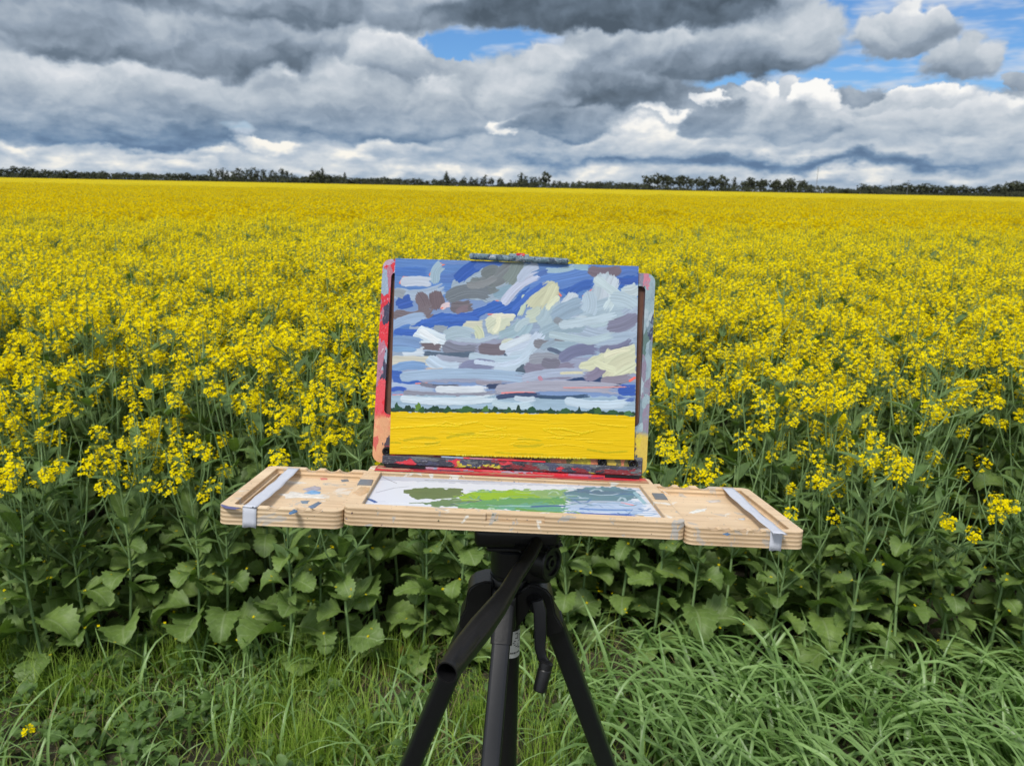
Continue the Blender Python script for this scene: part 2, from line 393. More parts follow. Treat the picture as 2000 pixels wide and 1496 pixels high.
VC = bpy.data.collections.new('canola variants')     # source meshes for the field
def canola(H, seed, front):
    """parts of one plant: stem, foliage and a list of flower heads"""
    global rnd
    keep = rnd; rnd = random.Random(seed)
    st, fo, heads = MB(), MB(), []
    lean = (rnd.uniform(-.07, .07), rnd.uniform(-.07, .07)); bend = rnd.uniform(-.05, .05)
    def sp(t): return Vector((lean[0]*t*H+bend*math.sin(t*3.1)*.5, lean[1]*t*H+bend*math.sin(t*2.4)*.4, t*H))
    n = 9; tube(st, [sp(i/n) for i in range(n+1)], [.0055*(1-.72*i/n) for i in range(n+1)], 6, 0, at=(0, 0, rnd.random()))
    # broad lower leaves on stalks
    nl = rnd.randint(9, 12) if front else 3
    az0 = rnd.random()*6.3
    for i in range(nl):
        t = .07+.58*(i/nl)**.9 if front else .35+.2*rnd.random()
        L = rnd.uniform(.14, .20)*(1-.5*i/nl)*(.85 if not front else 1.); L *= rnd.uniform(.68, 1.02); W = L*rnd.uniform(.50, .82)
        leaf(fo, sp(t), az0+i*2.4+rnd.uniform(-.4, .4), rnd.uniform(.25, .9), L, W, 20, rnd.uniform(.7, 2.2), rnd.uniform(.05, .6), .15, .24, rnd.random(), 0, rnd.uniform(-.5, .5), rnd, .10)
        for _ in range(rnd.choice((0, 0, 1, 2, 3)) if front else 0):
            q_ = fo.v[-1-rnd.randrange(30, 80)]; flower(fo, Vector(q_)+Vector((0, 0, .002)), (rnd.gauss(0, .4), rnd.gauss(0, .4), 1), .0042, rnd.random(), 2)
    for i in range(5 if front else 3):
        t = rnd.uniform(.32, .68); L = rnd.uniform(.09, .15); leaf(fo, sp(t), rnd.random()*6.3, rnd.uniform(.7, 1.25), L, L*rnd.uniform(.26, .42), 12, rnd.uniform(.3, 1.1), .3, .06, .05, rnd.random(), 0, rnd.uniform(-.4, .4), rnd)
    # branches with flower heads
    nb = rnd.randint(8, 11)
    tips = [(sp(1.0), Vector((lean[0], lean[1], 1)), 1.0)]
    for i in range(nb):
        t = .46+.46*i/nb+rnd.uniform(-.03, .03); a = az0+1+i*2.4+rnd.uniform(-.3, .3)
        s0 = sp(t); up = (1.0-t)*H*rnd.uniform(.5, 1.0)
        ou = rnd.uniform(.04, .14)
        e = s0+Vector((math.cos(a)*ou, math.sin(a)*ou, up)); mid = s0+Vector((math.cos(a)*ou*.65, math.sin(a)*ou*.65, up*.4))
        tube(st, [s0, (s0+mid)/2+Vector((0, 0, -.004)), mid, (mid+e)/2+Vector((math.cos(a), math.sin(a), 0))*.004, e], [.0028, .0025, .0022, .0018, .0012], 5, 0, at=(0, 0, rnd.random()))
        tips.append((e, (e-mid), rnd.uniform(.7, 1)))
        slimleaf(fo, s0, a+.2, rnd.uniform(.5, 1.0), rnd.uniform(.07, .13), rnd.uniform(.02, .036), rnd.uniform(.4, 1.3), rnd.random(), 1)
        if rnd.random() < .6: slimleaf(fo, mid, a+2, rnd.uniform(.3, .9), rnd.uniform(.04, .07), .014, .6, rnd.random(), 1)
    for (p, d, s) in tips:
        h = MB(); raceme(h, p, d, .0225*s*rnd.uniform(.8, 1.15), int(rnd.randint(15, 23)*s), .0082)
        heads.append(h)
    rnd = keep
    return st, fo, heads
heights = [.66, .72, .78, .68, .84, .90, .95, .88, 1.0, .93, .98, 1.03]
variants = []
for k, H in enumerate(heights):
    st, fo, hd = canola(H, 100+k, True)
    ms = st.mesh('stem'); ms.materials.append(M['stem'])
    mf = fo.mesh('foliage'); mf.materials.append(M['leaf']); mf.materials.append(M['upleaf']); mf.materials.append(M['petal'])
    mh = []
    for h in hd:
        q = h.mesh('flower_head', False)
        for k2 in ('petal', 'bud', 'stem'): q.materials.append(M[k2])
        mh.append(q)
    variants.append((ms, mf, mh))
EDGE = 2.14
def edgeY(x): return EDGE + .07*math.sin(2.3*x+1) + .05*math.sin(5.1*x)
GRP = 'canola plants along the front edge of the field'
slots = []
tries = 0
while len(slots) < 300 and tries < 60000:
    tries += 1
    d = rnd.random()**1.1*1.40
    x = rnd.uniform(-1.0, 1.0)*(1.95+.62*d); y = edgeY(x)+d
    md = .084 if d < .5 else .098
    if all((x-a)**2+(y-b)**2 > md*md for a, b in slots): slots.append((x, y))
slots.sort(key=lambda s: s[1])
for i, (x, y) in enumerate(slots):
    d = y-edgeY(x)
    lim = .68+.34*min(1, d/.8)
    if x > .9: lim += .03
    ch = sorted(range(12), key=lambda q: abs(heights[q]-lim+rnd.uniform(-.12, .12)))[0]
    s = rnd.uniform(.93, 1.07)
    ms, mf, mh = variants[ch]
    r = empty('canola_plant', (x, y, -.01)); r.rotation_euler = (rnd.gauss(0, .05), rnd.gauss(0, .05), rnd.random()*6.28); r.scale = (s, s, s*rnd.uniform(.96, 1.04))
    d3_ = Vector((x, y, .6))-CP; ppx = CX+F*d3_.dot(cr)/d3_.dot(fw)
    side = ('near the left edge of the photo' if ppx < 260 else 'left of the left tray' if ppx < 520 else 'behind the left tray' if ppx < 740 else 'behind the tripod and painting' if ppx < 1260
            else 'behind the right tray' if ppx < 1500 else 'right of the right tray' if ppx < 1760 else 'near the right edge of the photo')
    row, row2 = ('leafy', 'on the edge') if d < .2 else ('branching', 'just inside the field') if d < .5 else ('tall', 'a few rows in') if d < .9 else ('tall flowering', 'deep in the front rows')
    tag(r, row+' canola plant '+row2+', '+side, 'canola plant', row+' canola plants '+side)
    link('stem', ms, r); link('foliage', mf, r)
    nh = len(mh)
    drop = .62 if d < .2 else (.35 if d < .4 else 0)
    for q in mh:
        if rnd.random() >= drop: link('flower_head', q, r)

# the crop behind them, too many plants to count
def joined(seed, H):
    st, fo, hd = canola(H, seed, False)
    mb = MB()
    for src, mp in ((st, {0: 2}), (fo, {0: 3, 1: 4})):
        b = len(mb.v); mb.v += src.v; mb.f += [tuple(b+i for i in f) for f in src.f]; mb.m += [mp[q] for q in src.m]; mb.a += src.a
    for h in hd:
        b = len(mb.v); mb.v += h.v; mb.f += [tuple(b+i for i in f) for f in h.f]; mb.m += h.m; mb.a += h.a
    return mb
src = []
for k in range(8):
    mb = joined(300+k, [.92, .98, 1.04, .9, 1.0, .95, 1.07, .86][k])
    me = mb.mesh('canola near', False)
    for k2 in ('petal', 'bud', 'stem', 'leaf', 'upleaf'): me.materials.append(M[k2])
    src.append(link('a_canola_near', me, coll=VC))
for k in range(5):     # patches of flower tops for farther away
    mb = MB()
    for i in range(85):
        p = Vector((rnd.uniform(-.4, .4), rnd.uniform(-.4, .4), rnd.uniform(.70, 1.0)+.03*math.sin(k+i)))
        raceme(mb, p, (rnd.uniform(-.3, .3), rnd.uniform(-.3, .3), 1), .032, 9, .016, True, False)
        mb.add([p-Vector((.003, 0, .5)), p-Vector((-.003, 0, .5)), p], [(0, 1, 2)], 2, [(0, 0, .3)]*3)
    me = mb.mesh('canola far', False)
    for k2 in ('farpetal', 'bud', 'stem'): me.materials.append(M[k2])
    src.append(link('b_canola_far', me, coll=VC))
pts, rot, scl, idx = [], [], [], []
def hw(y): return y*.72+4.5
y = EDGE-.05
while y < 60:
    if y < 10: dens_, kind = 62 if y < 7 else 46, 0
    else: dens_, kind = (3.2 if y < 25 else 2.0), 1
    dy = .25 if kind == 0 else .8
    n = int(dens_*dy*2*hw(y))
    for i in range(n):
        X = rnd.uniform(-hw(y), hw(y)); Y = y+rnd.random()*dy
        if Y < edgeY(X)+(1.28 if abs(X) < 1.97+.6*(Y-EDGE) else .03): continue
        pts.append((X, Y, .015*math.sin(X*.9+Y*.3)+.02*math.sin(X*.31-Y*.7)-.02)); rot.append((rnd.gauss(0, .04), rnd.gauss(0, .04), rnd.random()*6.28))
        s = rnd.uniform(.93, 1.06)+.04*math.sin(X*1.3+2*math.sin(Y*.7))*math.sin(Y*1.1+1.5*math.sin(X*.6)); pch = math.sin(X*1.3+2*math.sin(Y*.7))*math.sin(Y*1.1+1.5*math.sin(X*.6)); scl.append((s if kind == 0 else s*(1+y/60), )*2+(s,)); idx.append((rnd.randrange(8) if kind == 0 else 8+rnd.randrange(5), 0, 0))
    y += dy
me = bpy.data.meshes.new('canola_crop'); me.from_pydata(pts, [], [])
for nm, arr in (('rot', rot), ('scl', scl), ('vidx', idx)):
    a = me.attributes.new(nm, 'FLOAT_VECTOR', 'POINT'); a.data.foreach_set('vector', np.array(arr, np.float32).ravel())
crop = tag(link('canola_crop', me), 'dense yellow flowering canola crop filling the field behind the front plants', 'crop field', kind='stuff')
gn = bpy.data.node_groups.new('scatter', 'GeometryNodeTree')
gn.interface.new_socket('Geometry', in_out='INPUT', socket_type='NodeSocketGeometry'); gn.interface.new_socket('Geometry', in_out='OUTPUT', socket_type='NodeSocketGeometry')
gi = gn.nodes.new('NodeGroupInput'); go = gn.nodes.new('NodeGroupOutput')
mp = gn.nodes.new('GeometryNodeMeshToPoints'); ip = gn.nodes.new('GeometryNodeInstanceOnPoints'); ci = gn.nodes.new('GeometryNodeCollectionInfo')
ci.inputs['Collection'].default_value = VC; ci.inputs['Separate Children'].default_value = True; ci.inputs['Reset Children'].default_value = True
def na(n):
    q = gn.nodes.new('GeometryNodeInputNamedAttribute'); q.data_type = 'FLOAT_VECTOR'; q.inputs['Name'].default_value = n; return q.outputs[0]
sx = gn.nodes.new('ShaderNodeSeparateXYZ'); gn.links.new(na('vidx'), sx.inputs[0])
L = gn.links.new
L(gi.outputs[0], mp.inputs[0]); L(mp.outputs[0], ip.inputs['Points']); L(ci.outputs[0], ip.inputs['Instance'])
ip.inputs['Pick Instance'].default_value = True; L(sx.outputs[0], ip.inputs['Instance Index'])
L(na('rot'), ip.inputs['Rotation']); L(na('scl'), ip.inputs['Scale']); L(ip.outputs[0], go.inputs[0])
crop.modifiers.new('scatter', 'NODES').node_group = gn

def canopy_mat():
    mt, t, p = mat('canola canopy')
    tc = t.new('ShaderNodeTexCoord').outputs['Object']
    n = t.noise(tc, 9, 6, .7); n2 = t.noise(tc, .35, 4, .6)
    k = t.maprange(t.math('ADD', n, t.math('MULTIPLY', t.math('SUBTRACT', n2, .5), .25)), .36, .52)
    c = t.mix(k, (.17, .17, .012, 1), t.mix(n2, (.50, .385, .002, 1), (.60, .47, .003, 1)))
    t.put(p.inputs['Base Color'], c); p.inputs['Roughness'].default_value = .9; p.inputs['Specular IOR Level'].default_value = .05
    b = t.new('ShaderNodeBump', {'Strength': .6, 'Distance': .1, 'Height': n}); t.put(p.inputs['Normal'], b.outputs[0])
    return mt
cx_ = np.concatenate([np.linspace(-900, -45, 20), np.linspace(-42, 42, 160), np.linspace(45, 900, 20)])
cy_ = np.concatenate([np.linspace(11, 60, 120), np.geomspace(61, 405, 40)])
def cz(X, Y):
    return .76+.10*np.clip((Y-30)/40, 0, 1)+(.03*np.sin(X*2.1+Y)+.03*np.sin(Y*1.7-X*.6)+.02*np.sin(X*5+2*Y)+rs.randn(*X.shape)*.012)
tag(grid_sheet('canola_canopy', cx_, cy_, cz, canopy_mat()), 'far yellow canola canopy running back to the tree line', 'crop field', kind='stuff')

# ------------------------------------------------------------------ far tree line
def tree_variant(kind, k):
    q = random.Random(900+k); tr, cw = MB(), MB()
    def clump(c, s, n=5):
        for _ in range(n):
            a = Vector((q.gauss(0, 1), q.gauss(0, 1), q.gauss(0, .6))).normalized(); b = a.orthogonal().normalized(); e = a.cross(b)
            o = Vector(c)+Vector((q.gauss(0, s*.6), q.gauss(0, s*.6), q.gauss(0, s*.5))); s2 = s*q.uniform(.35, .7)
            cw.add([o+b*s2, o+e*s2*.8, o-b*s2*.9, o-e*s2], [(0, 1, 2, 3)], 0, [(0, 0, q.random())]*4)
    if kind == 'conifer':
        tube(tr, [(0, 0, 0), (0, 0, .5), (0, 0, 1)], [.022, .014, .003], 6)
        for i in range(26):
            t = .12+.86*i/25; rad = .20*(1-t)**.8+.012
            for j in range(6):
                a = q.random()*6.3; clump((math.cos(a)*rad*.6, math.sin(a)*rad*.6, t), rad*.5+.01, 3)
    elif kind == 'spindly':
        for s in range(3):
            bx, by = q.uniform(-.08, .08), q.uniform(-.08, .08)
            tube(tr, [(bx, by, 0), (bx*1.3, by, .5), (bx*1.8, by*1.5, 1-s*.12)], [.012, .008, .002], 5)
            for i in range(14): clump((bx*1.6+q.gauss(0, .05), by+q.gauss(0, .05), q.uniform(.45, 1-s*.12)), .07, 4)
        for i in range(20): clump((q.gauss(0, .17), q.gauss(0, .17), q.uniform(.05, .45)), .10, 6)
    else:
        tube(tr, [(0, 0, 0), (q.uniform(-.02, .02), 0, .35), (q.uniform(-.04, .04), 0, .7)], [.025, .018, .008], 6)
        for i in range(7):
            a = i*2.4; e = (math.cos(a)*.2, math.sin(a)*.2, q.uniform(.5, .85))
            tube(tr, [(0, 0, .28+.04*i), (e[0]*.5, e[1]*.5, e[2]*.8), e], [.011, .008, .003], 4)
            clump(e, .13, 10)
        for i in range(24):
            a = q.random()*6.3; z = q.uniform(.28, .98); rr_ = .27*math.sin(math.pi*min(1, (z-.1)/.95))**.6*q.random()**.4
            clump((math.cos(a)*rr_, math.sin(a)*rr_, z), .085, 7)
        if kind == 'bushy':
            for i in range(22): clump((q.gauss(0, .2), q.gauss(0, .2), q.uniform(.03, .4)), .12, 8)
    a, b = tr.mesh('trunk'), cw.mesh('crown', False)
    a.materials.append(M['bark']); b.materials.append(M['tree'])
    return a, b
TV = {'conifer': [tree_variant('conifer', k) for k in range(2)], 'spindly': [tree_variant('spindly', 10+k) for k in range(4)],
      'round': [tree_variant('round', 20+k) for k in range(5)], 'bushy': [tree_variant('bushy', 30+k) for k in range(4)]}
TY = 430.0
# x0, x1, height in photo pixels, spacing, kind, label, group
segs = [(0, 62, 19, 15, 'bushy', 'dark bushy tree in the dense clump at the left end of the tree line'),
        (66, 200, 14, 13, 'bushy', 'low bushy tree in the far left stretch of the tree line'),
        (205, 228, 8, 13, 'spindly', 'small thin tree in the low gap on the left of the tree line'),
        (232, 366, 13, 12, 'round', 'low rounded tree of the even grey clump on the left of the tree line'),
        (372, 410, 12, 12, 'bushy', 'short bushy tree just left of the tall airy trees on the left'),
        (412, 574, 25, 11, 'spindly', 'tall airy tree in the loose row left of the tall dark conifer'),
        (578, 612, 13, 12, 'bushy', 'short bushy tree against the left foot of the tall dark conifer'),
        (636, 660, 15, 11, 'bushy', 'short bushy tree against the right foot of the tall dark conifer'),
        (684, 776, 13, 12, 'bushy', 'low dark tree between the thin conifer and the middle of the tree line'),
        (780, 862, 11, 12, 'round', 'very low tree left of the small pointed conifer over the easel'),
        (884, 902, 13, 11, 'round', 'low tree just right of the small pointed conifer over the easel'),
        (905, 946, 20, 12, 'spindly', 'medium airy tree right of the small pointed conifer over the easel'),
        (958, 976, 19, 12, 'round', 'medium tree standing left of the low gap near the middle'),
        (980, 1006, 8, 12, 'spindly', 'tiny tree in the low gap near the middle of the tree line'),
        (1014, 1048, 25, 11, 'spindly', 'tall see through tree just left of the dense rounded tree'),
        (1080, 1142, 15, 12, 'spindly', 'ragged thin tree right of the dense rounded tree'),
        (1150, 1256, 12, 13, 'bushy', 'low bushy tree left of the tall rounded group right of the middle'),
        (1266, 1302, 29, 14, 'round', 'tall rounded tree in the highest group right of the middle'),
        (1308, 1326, 26, 12, 'round', 'rounded tree in the pair next to the highest group'),
        (1334, 1362, 24, 14, 'round', 'rounded tree in the pair after the highest group'),
        (1370, 1408, 26, 12, 'round', 'full rounded tree in the wide clump after the rounded pair'),
        (1414, 1422, 14, 10, 'spindly', 'thin low tree before the lone airy tree'),
        (1452, 1486, 24, 11, 'round', 'rounded tree in the dense clump right of the lone airy tree'),
        (1490, 1512, 22, 12, 'round', 'rounded tree at the end of the dense clump right of the lone airy tree'),
        (1517, 1541, 24, 12, 'round', 'rounded tree in the last tall clump before the tall thin mast'),
        (1548, 1562, 18, 13, 'spindly', 'thin tree right of the last tall clump before the mast'),
        (1640, 1680, 8, 13, 'bushy', 'very low tree in the gap right of the tall thin mast'),
        (1686, 1764, 16, 12, 'bushy', 'low tree of the hedge like row right of the mast'),
        (1768, 1944, 19, 12, 'bushy', 'dark tree of the long even row towards the right end'),
        (1948, 1964, 22, 12, 'spindly', 'taller thin tree at the start of the right end clump'),
        (1970, 2030, 29, 14, 'bushy', 'tall dark tree in the clump at the right end of the tree line')]
singles = [(630, 28, 'conifer', 'tall dark pointed conifer, the tallest on the left half of the tree line'), (617, 22, 'bushy', 'broad dark tree leaning on the left of the tall conifer'),
           (674, 21, 'conifer', 'thin spire shaped conifer just right of the tall dark conifer'), (872, 26, 'conifer', 'small pointed conifer on the horizon above the left half of the easel'),
           (1065, 27, 'round', 'dense rounded tree on the horizon above the middle of the easel'), (1432, 25, 'spindly', 'lone airy tree between two tall clumps right of the easel'),
           (1568, 21, 'round', 'single tree just left of the tall thin mast'), (1582, 14, 'bushy', 'small bush like tree at the left foot of the mast'), (1623, 13, 'round', 'small dark rounded tree alone right of the mast')]
def place_tree(px, hpx, kind, label, group=None, i=0):
    ybase = 346.5+.0190*px
    b = at(px, ybase, TY+rnd.uniform(-15, 15)); H = hpx*.98*b.y/F/math.cos(PITCH) + b.z
    tv = TV[kind][i % len(TV[kind])]
    r = empty('tree', (b.x, b.y, 0)); wd = {'round': 1.2, 'bushy': 1.5, 'spindly': 1.35, 'conifer': 1.35}[kind]*rnd.uniform(.85, 1.15)
    hz = max(H, 2.0); r.scale = (max(hz, 6)*wd, max(hz, 6)*wd, hz*1.02); r.rotation_euler = (0, 0, rnd.random()*6.28)
    tag(r, label, 'tree', group); link('trunk', tv[0], r); link('crown', tv[1], r)
for (x0, x1, h, sp, kind, lab) in segs:
    n = max(2, int((x1-x0)/sp)+1)
    for i in range(n):
        px = x0+(x1-x0)*i/(n-1)+rnd.uniform(-2, 2)
        place_tree(px, h*rnd.uniform(.74, 1.08), kind, lab, 'far trees: '+lab.split(' tree ')[0]+' '+str(int(x0)//400) if False else lab.replace(' tree ', ' trees ', 1), rnd.randrange(9))
for i, (px, h, kind, lab) in enumerate(singles): place_tree(px, h, kind, lab, None, i)
# undergrowth along the foot of the trees
V = []; Q = []; A = []
for i in range(16000):
    x = rnd.uniform(-360, 360); y = TY-20+rnd.random()*25; s = rnd.uniform(.25, .6)
    top = 2.9+.9*math.sin(x*.05)+.6*math.sin(x*.17+1)+.4*math.sin(x*.6)
    z = rnd.random()*max(.9, top)
    a = rnd.random()*3.14; ca, sa = math.cos(a)*s, math.sin(a)*s; k = len(V)
    V += [(x-ca, y-sa, z-s*.7), (x+ca, y+sa, z-s*.5), (x+ca*.7, y+sa, z+s*.8), (x-ca*.8, y-sa, z+s*.6)]; Q.append((k, k+1, k+2, k+3)); A += [(0, 0, rnd.random())]*4
tag(link('undergrowth', fastmesh('undergrowth', V, Q, {'luv': A}, False), mats=[M['tree']]), 'low dark scrub along the foot of the far tree line', 'scrub', kind='stuff')
# masts and poles
metal = simple('weathered pole', (.16, .17, .18), .6)
def mast(px, top, label, cat, rad, name, arm=False):
    yb = 347+.0190*px; b = at(px, yb, 415); tp = at(px, top, 415)
    mb = MB(); tube(mb, [(0, 0, 0), (0, 0, tp.z*.6), (0, 0, tp.z)], [rad, rad*.8, rad*.5], 8, cap=True)
    r = empty(name, (b.x, b.y, 0)); link('pole', mb.mesh('pole'), r, [metal]); tag(r, label, cat)
    if arm:
        m2 = MB(); tube(m2, [(-1.1, 0, tp.z-.6), (1.1, 0, tp.z-.6)], [.08, .08], 6, cap=True); link('crossarm', m2.mesh('crossarm'), r, [metal])
mast(1593, 326, 'tall thin mast standing above the low trees right of the easel', 'mast', .16, 'mast')
mast(1680, 357, 'short thin utility pole, nearest the mast of the three right of it', 'utility pole', .11, 'utility_pole', True)
mast(1738, 350, 'thin utility pole, middle one of the three right of the mast', 'utility pole', .11, 'utility_pole', True)
mast(1771, 351, 'thin utility pole, farthest right of the three beyond the mast', 'utility pole', .11, 'utility_pole', True)

# ------------------------------------------------------------------ grass and weeds of the verge
def blades(name, root, L, Wd, az_, lean, bend, mt, label, seg=7, fold=.3, cat='grass', curl=None, z0=None):
    n = len(root); t = np.linspace(0, 1, seg+1)
    ang = lean[:, None]+bend[:, None]*t[None, :]**1.5            # angle from vertical along the blade
    ds = (L/seg)[:, None]
    hx = np.concatenate([np.zeros((n, 1)), np.cumsum(np.sin(ang[:, :-1])*ds, 1)], 1)
    hz = np.concatenate([np.zeros((n, 1)), np.cumsum(np.cos(ang[:, :-1])*ds, 1)], 1)
    a2 = az_[:, None]+(curl[:, None]*t[None, :] if curl is not None else 0)
    ca, sa = np.cos(a2), np.sin(a2)
    wv_ = Wd[:, None]*(np.minimum(1, .45+t*2.2)*np.clip(1-t, 0, 1)**.6)[None, :]*.5+.0003
    tw = rs.uniform(-.7, .7, n)[:, None]*t[None, :]
    V = np.zeros((n, seg+1, 3, 3))
    for k, s in enumerate((-1, 0, 1)):
        off = wv_*s; lift = wv_*abs(s)*fold+off*np.sin(tw)
        V[:, :, k, 0] = root[:, 0:1]+ca*hx-sa*off*np.cos(tw)-ca*np.cos(ang)*lift
        V[:, :, k, 1] = root[:, 1:2]+sa*hx+ca*off*np.cos(tw)-sa*np.cos(ang)*lift
        V[:, :, k, 2] = (0 if z0 is None else z0[:, None])+hz+np.sin(ang)*lift-.01
    A = np.zeros_like(V); A[..., 0] = t[None, :, None]; A[..., 1] = np.array([-1, 0, 1])[None, None, :]; A[..., 2] = rs.rand(n)[:, None, None]
    b = np.arange(n)[:, None, None]*(seg+1)*3+np.arange(seg)[None, :, None]*3+np.arange(2)[None, None, :]
    b = b.ravel(); Fq = np.stack([b, b+1, b+4, b+3], -1)
    me = fastmesh(name, V.reshape(-1, 3), Fq, {'luv': A.reshape(-1, 3)})
    o = link(name, me, mats=[mt]); return tag(o, label, cat, kind='stuff')
def scatter(n, fn):
    """rejection sampling on the verge: fn(x, y) gives the density 0..1"""
    out = []
    while sum(len(o) for o in out) < n:
        p = np.stack([rs.uniform(-4.4, 4.4, 20000), rs.uniform(.3, 2.75, 20000)], -1)
        out.append(p[rs.rand(20000) < fn(p[:, 0], p[:, 1])])
    return np.concatenate(out)[:n]
def sm(a, b, x): t = np.clip((x-a)/(b-a), 0, 1); return t*t*(3-2*t)
def clumpy(x, y, s, ph): return .5+.5*np.sin(s*x+ph+1.3*np.sin(s*.7*y))*np.sin(s*1.1*y+ph*2+1.1*np.sin(s*.8*x))
def U(a, b, n): return rs.uniform(a, b, n)
def edge_np(x): return EDGE+.07*np.sin(2.3*x+1)+.05*np.sin(5.1*x)
# broad, blue-green arching grass on the right
def d1(x, y): return sm(.22, .55, x+.25*(2.0-y))*(1-sm(.02, .16, y-edge_np(x)+.05))*(.25+.75*clumpy(x, y, 9, .4))
p = scatter(11500, d1); n = len(p)
a0 = np.where(rs.rand(n) < .6, rs.normal(math.pi, .9, n), rs.uniform(0, 6.28, n))
blades('broad_grass', p, U(.20, .38, n)*(1-.22*sm(0, .3, p[:, 1]-1.9)), U(.009, .0215, n), a0, U(.05, .45, n), U(1.3, 3.0, n), M['grassb'], 'thick tuft of broad arching blue green grass blades at the lower right', 8, .35, curl=U(-.6, .6, n))
# scattered broad blades elsewhere
def d2(x, y): return (1-sm(.25, .5, x+.25*(2-y)))*(1-sm(.0, .15, y-edge_np(x)))*(clumpy(x, y, 6, 2.)**2)
p = scatter(3200, d2); n = len(p)
blades('scattered_grass', p, U(.10, .32, n), U(.003, .012, n), U(0, 6.28, n), U(.05, .5, n), U(1.2, 2.8, n), M['grassb'], 'scattered pale arching grass blades on the left and middle of the verge', 8, .35, curl=U(-.8, .8, n))
# fine bright grass on the left and middle
def d3(x, y): return (1-sm(.3, .8, x+.2*(2-y)))*(1-sm(.0, .1, y-edge_np(x)))*(.04+.96*clumpy(x, y, 5, .9)**2)
p = scatter(24000, d3); n = len(p)
blades('fine_grass', p, U(.05, .17, n), U(.0015, .0038, n), U(0, 6.28, n), U(0, .7, n), U(.2, 1.8, n), M['grassf'], 'fine bright green grass covering the verge at the lower left', 4, .2)
# tall upright tufts of very fine grass
cs = [(-.98, 2.12), (-.9, 2.2), (-.62, 2.12), (-.55, 2.05), (-.66, 1.86), (-.42, 1.74), (-.52, 1.70), (-1.22, 1.95), (-.30, 2.14), (-1.5, 2.1), (.12, 1.7), (-.08, 1.85)]
P_ = np.concatenate([np.array(c)+rs.randn(240, 2)*(.055, .045) for c in cs]); n = len(P_)
blades('tufted_grass', P_, U(.06, .19, n), U(.0012, .0028, n), U(0, 6.28, n), np.abs(rs.normal(0, .2, n)), U(0, 1.0, n), M['grassf'], 'tall upright tufts of hair fine grass left of the tripod', 5, .1)
# dry thatch lying on the soil
def d4(x, y): return (1-sm(.05, .5, y-edge_np(x)))*(.3+.7*clumpy(x, y, 7, 3.1))
p = scatter(20000, d4); n = len(p)
blades('dead_grass', p, U(.06, .18, n), U(.0015, .004, n), U(0, 6.28, n), U(.5, 1.5, n), U(-.2, .9, n), M['dry'], 'dry straw coloured grass lying on the dark soil', 4, .1)
# small leafy weeds
mb = MB(); wr = random.Random(5)
for c in range(700):
    while True:
        x, y_ = wr.uniform(-2.4, 1.1), wr.uniform(1.0, 2.5)
        if y_ < edgeY(x)+.1 and wr.random() < (.95 if x < -.75 and y_ < 2.05 else (.35 if x < .3 else .12)): break
    hgt = wr.uniform(.03, .13)
    for k in range(wr.randint(6, 11)):
        L_ = wr.uniform(.018, .05)
        leaf(mb, (x+wr.gauss(0, .018), y_+wr.gauss(0, .018), hgt*wr.random()), wr.random()*6.3, wr.uniform(.1, .9), L_, L_*wr.uniform(.45, .8), 8, wr.uniform(.3, 1.2), .3, .14, .15, wr.random(), 0, wr.uniform(-.4, .4), wr)
tag(link('leafy_weeds', mb.mesh('leafy_weeds'), mats=[M['weed']]), 'low small leaved weeds growing among the grass at the lower left', 'weeds', kind='stuff')
# larger fallen and yellowing leaves at the foot of the crop
spots = [(735, 1298, 'small withered yellow leaf under the crop left of the tripod'), (600, 1262, 'yellowed leaf low under the crop below the left tray'), (770, 1268, 'ochre leaf hanging at the foot of the crop just left of the tripod'),
         (1182, 1330, 'tan withered leaf on the soil right of the tripod'), (1640, 1275, 'orange brown leaf standing above the broad grass on the right'), (480, 1360, 'pale green yellow leaf on the soil below the left tray')]
for i, (px, py, lab) in enumerate(spots):
    m1 = MB(); leaf(m1, (0, 0, 0), 0, .2, .07, .045, 12, 1.2, .3, .1, .2, wr.random(), 0, .3, wr)
    b = at(px, py, 2.13); o = link('withered_leaf', m1.mesh('withered_leaf'), mats=[M['yleaf']]); o.location = (b.x, b.y, max(.015, b.z)); o.rotation_euler = (0, wr.uniform(-.3, .9), wr.random()*6.3)
    tag(o, lab, 'leaf')
# lone wild mustard flower at the lower left
b = at(50, 1490, 1.72); r = empty('wildflower', (b.x, b.y, 0)); tp = at(54, 1422, 1.70)
dv = Vector((tp.x-b.x, tp.y-b.y, tp.z))
m1 = MB(); tube(m1, [(0, 0, 0), dv*.5+Vector((.008, 0, 0)), dv], [.0018, .0014, .001], 5); link('stem', m1.mesh('stem'), r, [M['stem']])
m1 = MB(); raceme(m1, dv, (.2, -.3, 1), .010, 6, .0085); q = m1.mesh('flower_head', False); link('flower_head', q, r, [M['petal'], M['bud'], M['stem']])
tag(r, 'lone small yellow wildflower rising from the weeds at the lower left corner', 'flower')

#EASEL-BEGIN
# ------------------------------------------------------------------ pochade box (painter's box) on the tripod
W_, D_, T_, WS, S_, DS, LA, H_, Z0, WL = .288, .1616, .0152, .1027, .0038, .1536, .13158, .2124, .0032, .28508
BOX = Matrix.Translation((.00556, .61315, 1.18352)) @ Matrix.Rotation(.02638, 4, 'Z') @ Matrix.Rotation(.03938, 4, 'Y') @ Matrix.Rotation(-.13215, 4, 'X')
LID = Matrix.Translation((0, D_, Z0)) @ Matrix(((1, 0, 0, 0), (0, math.sin(LA), -math.cos(LA), 0), (0, math.cos(LA), math.sin(LA), 0), (0, 0, 0, 1)))
def onplane(px, py, Mx, z=0.0):
    Mi = Mx.inverted(); o = Mi @ CP; d = Mi.to_3x3() @ ray(px, py); k = (z-o.z)/d.z
    p = o+d*k; return p.x, p.y
def projpx(Pw):
    d = Pw-np.array(CP); z = d @ np.array(fw); return CX+F*(d @ np.array(cr))/z, CY-F*(d @ np.array(cu))/z
